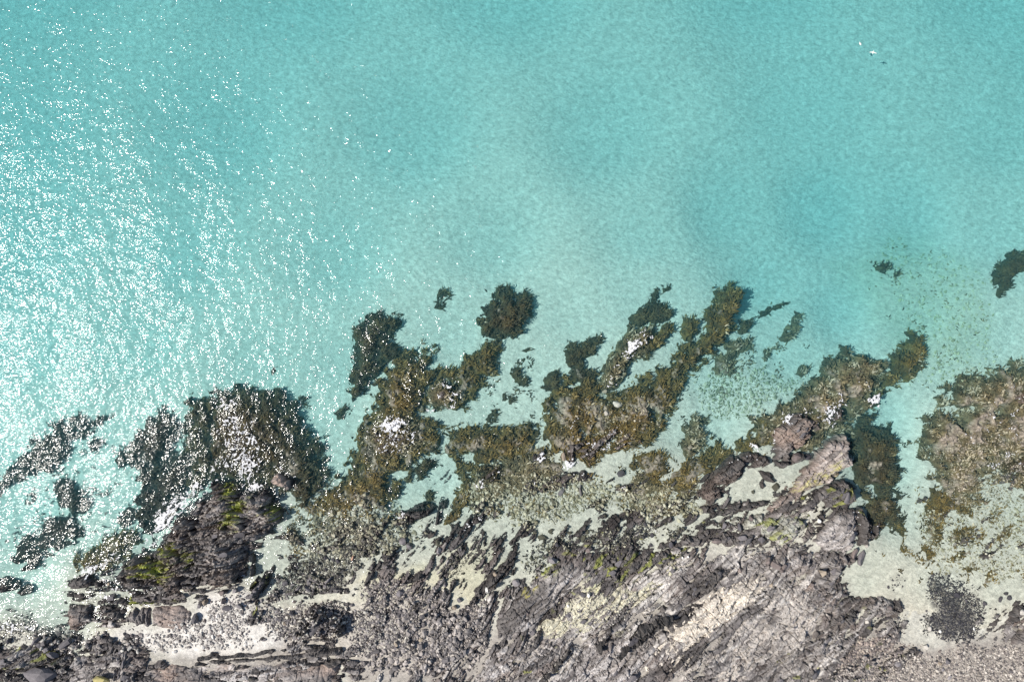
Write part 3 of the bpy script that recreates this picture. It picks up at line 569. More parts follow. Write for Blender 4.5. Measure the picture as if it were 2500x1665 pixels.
rock('flat rounded grey slab at the edge of the white sand', [(370,1488),(390,1480),(440,1480),(468,1490),(466,1510),(445,1532),(395,1533),(372,1525)], 1.0, dirn=0, amp=.12, edge=.45, warp=.15, brown=.6, tone=1.6)
rock('cracked grey slab left of the rounded one, under the yellow algae stripe', [(325,1488),(366,1484),(368,1528),(330,1525),(308,1515),(312,1498)], .95, dirn=85, amp=.18, edge=.45, warp=.2, tone=1.3)
rock('long low ledge crossed by yellow algae, below the left headland', [(285,1455),(330,1462),(450,1458),(462,1470),(440,1478),(370,1480),(300,1482),(270,1470)], .8, dirn=0, amp=.3, edge=.5, tone=.9, algae_px=[([(310,1465),(350,1468),(370,1478),(320,1482)], GA), ([(400,1448),(440,1452),(430,1458),(400,1456)], GA)])
rock('square flat dark block at the water edge left of the cracked slab', [(157,1482),(165,1476),(218,1477),(225,1510),(215,1520),(190,1545),(160,1545)], .75, dirn=0, amp=.14, edge=.35, warp=.15, brown=.7, tone=1.1)
rock('narrow blocks between the square block and the cracked slab', [(232,1478),(300,1480),(305,1500),(290,1520),(250,1525),(232,1510)], .7, dirn=5, amp=.3, edge=.4, tone=1.0, cell=.8)
rock('sloping dark ledge block above the square block', [(160,1425),(175,1412),(200,1402),(222,1403),(225,1420),(224,1438),(165,1441)], .9, dirn=0, amp=.2, edge=.35, warp=.15, tone=.8)
rock('small square dark block right of the sloping ledge block', [(226,1420),(246,1418),(247,1436),(228,1438)], .9, dirn=0, amp=.1, edge=.25, warp=.08, tone=.7)
rock('row of low dark blocks along the water edge under the sloping ledge', [(150,1455),(175,1448),(200,1452),(230,1450),(228,1462),(190,1465),(155,1465)], .5, dirn=0, amp=.25, edge=.3, tone=.7)
rock('dark wedge rock surrounded by foam below the headland at left', [(242,1402),(255,1392),(272,1392),(268,1402),(250,1410)], .6, dirn=20, amp=.15, edge=.3, warp=.12, tone=.7)
rock('black boulder in the glitter, upper one at the left edge', [(33,1395),(42,1386),(56,1388),(58,1398),(45,1406),(35,1404)], .7, dirn=10, amp=.1, edge=.3, warp=.1, tone=.6, name='boulder', group=None)
rock('black round boulder in the glitter, lower right one at the left edge', [(30,1445),(42,1438),(56,1444),(57,1454),(45,1461),(33,1456)], .7, dirn=10, amp=.1, edge=.3, warp=.1, tone=.6, name='boulder', group=None)
rock('black rock cut by the left picture edge among the glitter', [(-30,1425),(5,1420),(22,1430),(25,1445),(10,1452),(-30,1450)], .7, dirn=10, amp=.2, edge=.3, warp=.1, tone=.6)
rock('low pool rocks fringed with algae at the bottom left edge', [(-60,1590),(0,1582),(60,1575),(130,1580),(175,1600),(180,1625),(120,1625),(60,1640),(0,1640),(-60,1650)], .85, dirn=25, amp=.38, edge=.5, tone=1.0, pale=.2, algae=.06, slabs=14)
rock('angular tilted slabs rising from the wet gravel near the bottom left', [(78,1570),(95,1555),(112,1550),(120,1565),(190,1550),(200,1560),(160,1585),(120,1600),(100,1590)], .9, dirn=35, amp=.35, edge=.4, tone=1.2, slabs=6)
rock('broken dark rocks along the lower edge of the white sand', [(210,1570),(240,1562),(290,1568),(340,1570),(350,1600),(345,1640),(340,1680),(280,1690),(275,1620),(215,1600)], 1.25, dirn=70, amp=.34, edge=.5, tone=1.25, slabs=8, pale=.1)
rock('large smooth grey bedrock hump at the bottom edge, left of the ochre slab', [(180,1600),(270,1612),(272,1680),(240,1760),(160,1760),(165,1650)], 1.15, dirn=30, amp=.2, edge=.7, tone=1.5, pale=.15)
rock('brownish bedrock floor with fine cracks along the bottom, below the dark stripes', [(350,1640),(420,1625),(520,1622),(640,1615),(760,1612),(835,1610),(828,1640),(800,1720),(700,1800),(300,1800),(340,1700)], 1.35, dirn=5, amp=.16, edge=.8, tone=1.5, brown=.75, cell=1.3, pale=.14)
rock('long thin dark rock stripe, upper one below the white sand', [(480,1602),(520,1594),(620,1588),(700,1580),(705,1588),(620,1598),(540,1606),(490,1612)], 1.6, dirn=4, amp=.25, edge=.3, warp=.2, tone=.7)
rock('thin dark rock stripe, middle one ending right at the rubble', [(740,1580),(790,1578),(835,1580),(838,1598),(790,1602),(600,1612),(480,1622),(478,1614),(600,1604),(745,1592)], 1.6, dirn=3, amp=.25, edge=.3, warp=.2, tone=.8)
rock('dark blocky stripe right end just above the bedrock floor', [(740,1606),(800,1606),(836,1610),(830,1628),(790,1625),(745,1620)], 1.65, dirn=3, amp=.2, edge=.3, warp=.2, tone=.65)
rock('dark broken rock group with deep shadows in the pale rubble at lower left centre', [(722,1515),(745,1495),(765,1475),(790,1480),(840,1500),(845,1530),(842,1553),(800,1548),(780,1550),(740,1540),(715,1550)], 2.3, dirn=60, amp=.7, edge=.45, tone=.85, brown=.5, slabs=8)
rock('shadowed rock cluster between the left headland and the rubble', [(600,1440),(615,1425),(640,1400),(655,1402),(660,1430),(640,1450),(650,1480),(640,1510),(620,1535),(600,1520),(625,1480),(610,1465)], 1.1, dirn=60, amp=.55, edge=.5, tone=.8, slabs=6, algae=.04)
rock('upright dark splinter slab by the pool at the right foot of the left headland', [(608,1356),(614,1354),(620,1370),(622,1400),(615,1408),(609,1395)], 1.7, dirn=95, amp=.1, edge=.2, warp=.08, tone=1.1)
def ridge(label, x1, y1, x2, y2, w, top=.8, wob=.35, **k):
    dx, dy = x2-x1, y2-y1; L = math.hypot(dx, dy); nx_, ny_ = -dy/L*w/2, dx/L*w/2
    P = [(x1-dx/L*w*.2, y1-dy/L*w*.2), (x1+nx_*.9, y1+ny_*.9), (x1+dx*.4+nx_*1.15, y1+dy*.4+ny_*1.15), (x1+dx*.8+nx_, y1+dy*.8+ny_), (x2, y2), (x1+dx*.75-nx_*1.1, y1+dy*.75-ny_*1.1), (x1+dx*.35-nx_*.9, y1+dy*.35-ny_*.9), (x1-nx_*.7, y1-ny_*.7)]
    k.setdefault('tone', .66); k.setdefault('amp', .42); k.setdefault('edge', .4); k.setdefault('rag_', .5)
    rock(label, P, top, dirn=math.degrees(math.atan2(-dy, dx)), warp=wob, group='dark diagonal rock ridges in the shallows', name='rock_ridge', cell=.8, **k)
RD = [('dark ridge block with a small pool, leftmost in the shallows',815,1330,860,1280,18,.6),('dark ridge tipped with an orange pink stone',838,1362,880,1330,14,.6),('low dark ridge above the pale round boulders',895,1350,930,1310,12,.5),
 ('dark ridge at the gold weed strip lower end',905,1320,945,1270,12,.45),('wide twin crested wave washed ridge left of the gold weed strip',955,1280,1068,1235,34,.45),('dark ridge under the two round grey boulders',965,1315,1020,1265,14,.6),
 ('long dark ridge left of the round grey boulder',918,1388,985,1330,20,.8),('short black ridge in the pale cobbles',888,1428,912,1398,16,.8),('little dark ridge over the cream sand',935,1395,960,1372,10,.7),
 ('dark humped ridge in the middle of the cream sand',985,1425,1048,1398,22,.9),('short thick ridge below the humped one',1012,1455,1032,1430,20,1.0),('ridge block above the rubble, next to the cream channel',1000,1500,1030,1468,20,1.0),
 ('tall straight ridge casting shade on the cream channel',1084,1478,1113,1415,18,1.3),('dark ridge above the tall straight one',1070,1420,1092,1390,15,.8),('dark ridge running up to the gold weed strip end',1082,1335,1122,1275,18,.6),
 ('dark ridge right of the gold weed strip end',1118,1300,1160,1262,20,.5),('broken black ridge on pale shallows',1140,1292,1190,1250,18,.5),('slim dark ridge curving over pale cobbles',1148,1382,1188,1310,8,.6),
 ('dark ridge left bank of the leaf shaped stones',1205,1345,1235,1305,18,.6),('shaggy dark ridge near the large oval stones',1250,1330,1300,1272,22,.6),('broad dark ridge left of the smooth slab',1165,1455,1260,1365,36,1.0),
 ('dark ridge beside the pale round boulder',1135,1500,1165,1452,16,1.0),('low dark ridge at the cream channel right bank',1110,1370,1135,1340,14,.7),('dark ridge fan left of the leaf shaped stones',1215,1390,1270,1345,16,.7),
 ('thin black ridge among leaf shaped stones, long one',1340,1352,1392,1278,13,.65),('thin black ridge right of the long one',1390,1322,1445,1276,13,.6),('short black ridge pointing at the striped slab',1460,1310,1488,1268,15,.6),
 ('square black ridge block by the mottled flat',1498,1290,1512,1255,24,.6),('black ridge ending in the deep shadow cleft',1505,1370,1560,1305,22,1.0),('dark ridge along the mottled stones',1540,1340,1580,1295,12,.7),
 ('low ridge between the mottled flat and the rock pool',1600,1290,1640,1262,10,.4),('dark ridge left of the deep cleft',1420,1385,1470,1340,16,.8),('dark ridge inland of the large purple grey stone',1330,1410,1400,1360,22,.9),
 ('dark knot of ridges by the dark pebbled pool',2120,1320,2150,1280,24,.5),('low ridge across the pebbled flat near the right edge',2400,1360,2470,1330,14,.15),('thin dark ridge at the right edge above the beach pebbles',2420,1540,2520,1470,30,.5),
 ('short dark ridge in the stony sand near the pool',2030,1440,2060,1410,20,.6),('short ridge block over the left white rubble',655,1470,680,1440,12,.8),('low ridge at the rubble middle',895,1500,922,1470,14,.8),('dark cleft ridge in the middle rubble',1055,1560,1075,1490,18,1.3),
 ('ridge below the splinter slab',650,1420,665,1385,12,.4),('stub ridge in the slippery shallows left',735,1330,760,1300,10,.2),('stub ridge at the shallows centre left',700,1395,722,1368,12,.25)]
for r in RD: ridge(r[0], *r[1:6], top=r[6])
rock('dark wave washed ledge knob at the weed flat, left of the middle ledge', [(1160,1150),(1195,1135),(1225,1150),(1228,1175),(1200,1190),(1175,1185)], .35, dirn=30, amp=.3, edge=.5, weed=True, tone=.8)
rock('middle wave washed ledge with a patch of foam', [(1400,1080),(1450,1060),(1500,1045),(1555,1040),(1580,1050),(1575,1080),(1530,1105),(1480,1110),(1460,1130),(1440,1150),(1420,1130),(1390,1110)], .5, dirn=40, amp=.38, edge=.7, weed=True, brown=.7, tone=1.2, pal=PAL_GOLD)
rock('shiny dark foaming knob left of the middle ledge', [(1295,1110),(1325,1095),(1338,1110),(1320,1140),(1298,1135)], .45, dirn=50, amp=.2, edge=.4, tone=.7, warp=.2)
rock('shadowed cleft rock between the foaming knob and the middle ledge', [(1380,1090),(1405,1080),(1420,1095),(1410,1125),(1390,1140),(1375,1120)], .5, dirn=70, amp=.3, edge=.4, tone=.9, brown=.5)
rock('low dark ledge row under the middle ledge', [(1300,1200),(1330,1175),(1360,1165),(1420,1150),(1450,1160),(1445,1180),(1400,1185),(1365,1200),(1340,1205),(1310,1205)], .6, dirn=25, amp=.36, edge=.5, tone=.85, brown=.3)
# right headland
rock('brown topped rock with foam round its head at the right headland', [(1885,1060),(1900,1035),(1935,1010),(1975,1005),(2010,1030),(2015,1050),(1970,1080),(1965,1095),(1940,1100),(1930,1125),(1895,1125),(1890,1090)], 1.3, dirn=35, amp=.34, edge=.5, brown=.8, tone=1.2, slabs=5)
rock('small ribbed rock in foam right of the brown topped rock', [(2040,1000),(2060,990),(2072,1005),(2070,1030),(2050,1040),(2038,1025)], .6, dirn=50, amp=.25, edge=.4, brown=.5, tone=1.0)
rock('smooth pale slab sloping to the rock pool on the right headland', [(2075,1065),(2085,1090),(2080,1140),(2050,1160),(2000,1190),(1960,1210),(1905,1240),(1872,1255),(1880,1232),(1930,1190),(1975,1130),(2000,1105),(2040,1070)], 1.1, dirn=38, amp=.24, edge=.4, warp=.45, rag_=.6, tone=1.25, brown=.8, pale=.3, palc=(.42, .37, .34), cell=1.7, algae_px=[([(2060,1120),(2040,1145),(1950,1190),(1945,1200),(2045,1160)], (.45, .42, .16))])
rock('dark ring of rock round the left of the clear rock pool', [(1705,1212),(1730,1165),(1790,1115),(1850,1100),(1885,1125),(1875,1140),(1820,1145),(1815,1165),(1800,1180),(1775,1190),(1765,1215),(1740,1235)], .8, dirn=40, amp=.4, edge=.5, brown=.6, tone=.8)
rock('black block standing in the middle of the clear rock pool', [(1853,1150),(1885,1150),(1900,1175),(1895,1182),(1870,1180),(1868,1200),(1858,1195),(1862,1172)], .55, dirn=-30, amp=.15, edge=.3, warp=.15, tone=.6)
rock('dark knobs above the clear rock pool under the brown topped rock', [(1895,1125),(1930,1125),(1960,1105),(1985,1112),(1975,1125),(1940,1140),(1915,1150),(1895,1145)], .9, dirn=45, amp=.4, edge=.4, tone=.9)
rock('dark rock band along the bottom of the clear rock pool', [(1700,1250),(1740,1235),(1800,1228),(1850,1222),(1880,1220),(1875,1235),(1840,1250),(1790,1262),(1740,1262)], .8, dirn=25, amp=.4, edge=.4, tone=.75)
rock('dark shattered rock mass below the smooth pale slab', [(1930,1232),(1960,1215),(2010,1190),(2070,1165),(2092,1200),(2088,1230),(2060,1240),(2020,1245),(2010,1225),(1985,1230),(1960,1245),(1935,1250)], 1.4, dirn=40, amp=.45, edge=.5, tone=.9, algae=.05, slabs=8)
rock('rough ledge with bright green tufts left of the pale boulder gully', [(1850,1260),(1930,1250),(1975,1250),(1985,1265),(1975,1300),(1940,1325),(1920,1335),(1880,1320),(1850,1300),(1800,1290),(1790,1268)], 1.1, dirn=35, amp=.38, edge=.5, tone=1.2, pale=.26, palc=(.42, .42, .36), algae=.06, slabs=10)
rock('dark banded ledge running inland from the pebbled flat', [(1680,1310),(1745,1290),(1790,1290),(1850,1300),(1900,1325),(1890,1345),(1840,1340),(1780,1335),(1730,1325),(1690,1340),(1640,1345),(1600,1345),(1640,1320)], 1.0, dirn=35, amp=.4, edge=.5, tone=1.0, slabs=10)
rock('striped shoulder rock with flowing bands right of the pale boulder gully', [(2005,1290),(2030,1262),(2070,1240),(2095,1250),(2098,1290),(2090,1330),(2040,1350),(2010,1340),(1985,1320)], 1.5, dirn=45, amp=.25, edge=.6, tone=1.45, pale=.18, slabs=6)
rock('dark shaggy rocks facing the sand channel with one green tuft', [(2092,1235),(2120,1245),(2132,1280),(2128,1320),(2105,1335),(2092,1335),(2095,1290)], 1.1, dirn=70, amp=.42, edge=.4, tone=.7, algae=.03)
rock('rock shelf with slanting plates above the pale striped slab', [(1860,1345),(1920,1340),(1985,1350),(2050,1350),(2090,1365),(2060,1400),(2040,1440),(1990,1440),(1960,1400),(1910,1420),(1880,1400),(1830,1390),(1790,1375)], 1.5, dirn=40, amp=.36, edge=.6, tone=1.2, brown=.3, slabs=14, pale=.10)
rock('smooth dark striped slab inland of the diagonal ridges', [(1205,1515),(1240,1460),(1290,1430),(1340,1385),(1400,1360),(1420,1395),(1385,1440),(1360,1480),(1300,1540),(1255,1555),(1215,1560)], 1.3, dirn=42, amp=.2, edge=.6, tone=.95, cell=1.2, algae_px=[([(1285,1440),(1308,1425),(1300,1450),(1288,1455)], (.5, .45, .06)), ([(1345,1370),(1360,1390),(1330,1410),(1325,1395)], GA)], pale=.06)
rock('dark slate bench with yellow green flecks above the cream washed slope', [(1400,1360),(1460,1350),(1530,1330),(1600,1345),(1690,1335),(1660,1365),(1600,1390),(1540,1410),(1510,1430),(1480,1430),(1470,1400),(1420,1395)], 1.2, dirn=40, amp=.33, edge=.6, tone=.85, algae=.07, slabs=8)
rock('cream washed rock slope streaked with pale yellow', [(1300,1540),(1360,1480),(1390,1440),(1420,1400),(1470,1400),(1490,1440),(1540,1420),(1600,1395),(1655,1365),(1650,1410),(1600,1460),(1540,1490),(1490,1530),(1440,1545),(1380,1550),(1340,1560)], 1.1, dirn=40, amp=.2, edge=.8, tone=1.4, pale=.5, palc=(.55, .52, .40), algae_px=[([(1350,1430),(1370,1415),(1330,1480),(1305,1495)], (.55, .52, .22)), ([(1620,1380),(1655,1380),(1640,1420),(1590,1450)], (.60, .57, .34)), ([(1455,1400),(1475,1405),(1470,1440),(1440,1440)], (.58, .57, .36))], slabs=10)
rock('long dark blue slate band between the cream slope and the white striped slab', [(1600,1500),(1660,1440),(1700,1400),(1740,1370),(1800,1370),(1790,1400),(1750,1430),(1700,1460),(1650,1490),(1620,1510)], 1.7, dirn=40, amp=.4, edge=.6, tone=.75, slabs=6)
rock('grey bench at the bottom with a dark jagged gully on its right', [(1180,1620),(1215,1575),(1300,1550),(1370,1555),(1400,1560),(1390,1600),(1360,1650),(1330,1700),(1300,1760),(1100,1760)], 1.5, dirn=40, amp=.25, edge=.8, tone=1.3, brown=.35, pale=.22, slabs=6)
rock('black jagged ridge line running down to the bottom edge, left one', [(1300,1700),(1320,1640),(1360,1600),(1385,1570),(1398,1575),(1375,1610),(1350,1650),(1330,1700)], 2.9, dirn=52, amp=.7, edge=.35, tone=.6, cell=.7)
rock('grey plateau between the two black jagged ridges at the bottom', [(1350,1660),(1400,1590),(1440,1550),(1500,1550),(1540,1545),(1620,1550),(1600,1600),(1560,1640),(1520,1760),(1330,1760)], 1.6, dirn=42, amp=.26, edge=.8, tone=1.5, pale=.3, brown=.2, slabs=6)
rock('black jagged ridge block, short one on the grey plateau', [(1448,1570),(1470,1545),(1485,1525),(1492,1530),(1480,1560),(1462,1580),(1450,1582)], 2.8, dirn=55, amp=.6, edge=.35, tone=.6)
o_ = rock('row of black square jointed blocks, the longest dark ridge of the plateau', [(1500,1590),(1520,1560),(1540,1535),(1580,1510),(1620,1490),(1645,1495),(1640,1510),(1600,1535),(1560,1560),(1530,1580),(1510,1598)], 3.0, dirn=38, amp=.75, edge=.35, tone=.55, cell=1.1, slabs=10, slabk='dark')
rock('great white and grey striped slab in the middle of the plateau', [(1600,1560),(1640,1510),(1700,1470),(1760,1430),(1800,1400),(1850,1400),(1870,1430),(1840,1460),(1790,1510),(1740,1550),(1700,1590),(1640,1620),(1590,1640),(1570,1620)], 1.6, dirn=40, amp=.24, edge=.8, tone=1.5, pale=.50, palc=(.64, .58, .50), cell=1.0)
rock('grey crumbly plateau right of the white striped slab', [(1640,1620),(1700,1590),(1750,1550),(1800,1510),(1850,1460),(1900,1430),(1960,1420),(1990,1450),(2000,1490),(1980,1540),(1960,1600),(1940,1760),(1530,1760),(1580,1660)], 1.5, dirn=42, amp=.26, edge=.9, tone=1.5, pale=.28, palc=(.47, .43, .39), slabs=18)
rock('pinkish pebble strewn rock patch between the striped slab and dark slate to the right', [(1960,1410),(2010,1420),(2040,1450),(2060,1480),(2030,1500),(1990,1490),(1960,1460)], 1.3, dirn=40, amp=.25, edge=.6, tone=1.2, brown=.7, slabs=4)
rock('dark shaggy slate on the right end of the plateau, beside the pebble beach', [(2000,1500),(2040,1490),(2090,1460),(2160,1455),(2200,1470),(2210,1500),(2180,1510),(2120,1500),(2100,1530),(2080,1580),(2040,1620),(2000,1660),(1960,1760),(1940,1700),(1960,1600),(1980,1545)], 1.2, dirn=50, amp=.45, edge=.6, tone=.85, brown=.3, pale=.16, slabs=14)
rock('dark rocks at the bottom right edge beside pale shallows', [(2440,1530),(2470,1500),(2520,1480),(2640,1470),(2640,1560),(2540,1580),(2460,1570)], .7, dirn=35, amp=.35, edge=.5, tone=.9, brown=.5)
rock('wet grey rocks awash at the right picture edge with foam', [(2440,1130),(2470,1120),(2520,1100),(2640,1090),(2640,1180),(2500,1170),(2460,1165)], .2, dirn=30, amp=.25, edge=.6, tone=.9, weed=True, brown=.4)
rock('reddish wave washed rock high on the right picture edge', [(2450,975),(2480,960),(2510,940),(2640,930),(2640,1010),(2500,1010),(2465,995)], .3, dirn=35, amp=.22, edge=.6, tone=1.1, weed=True, brown=1.0)
rock('foam covered rock dome left of the round foam ringed rock', [(870,1060),(885,1030),(915,1005),(960,990),(1000,1000),(1010,1030),(1050,1060),(1055,1085),(1020,1110),(980,1130),(930,1140),(890,1120),(875,1090)], .22, dirn=30, amp=.28, edge=1.2, weed=True, brown=.6, tone=1.1, pal=PAL_PALE, zref=0)
rock('round rock ringed with white foam', [(1038,960),(1045,940),(1070,930),(1100,940),(1113,960),(1115,980),(1100,1000),(1070,1002),(1042,990)], .18, dirn=20, amp=.14, edge=.7, warp=.2, weed=True, brown=.9, tone=1.4, pal=PAL_PALE, zref=0)
rock('surf covered ledge at the top of the left headland', [(500,1000),(530,975),(570,965),(600,1000),(640,1040),(650,1100),(660,1150),(620,1190),(560,1170),(510,1170),(520,1100),(515,1050)], .12, dirn=70, amp=.25, edge=1.0, weed=True, brown=.5, tone=.9, zref=0)

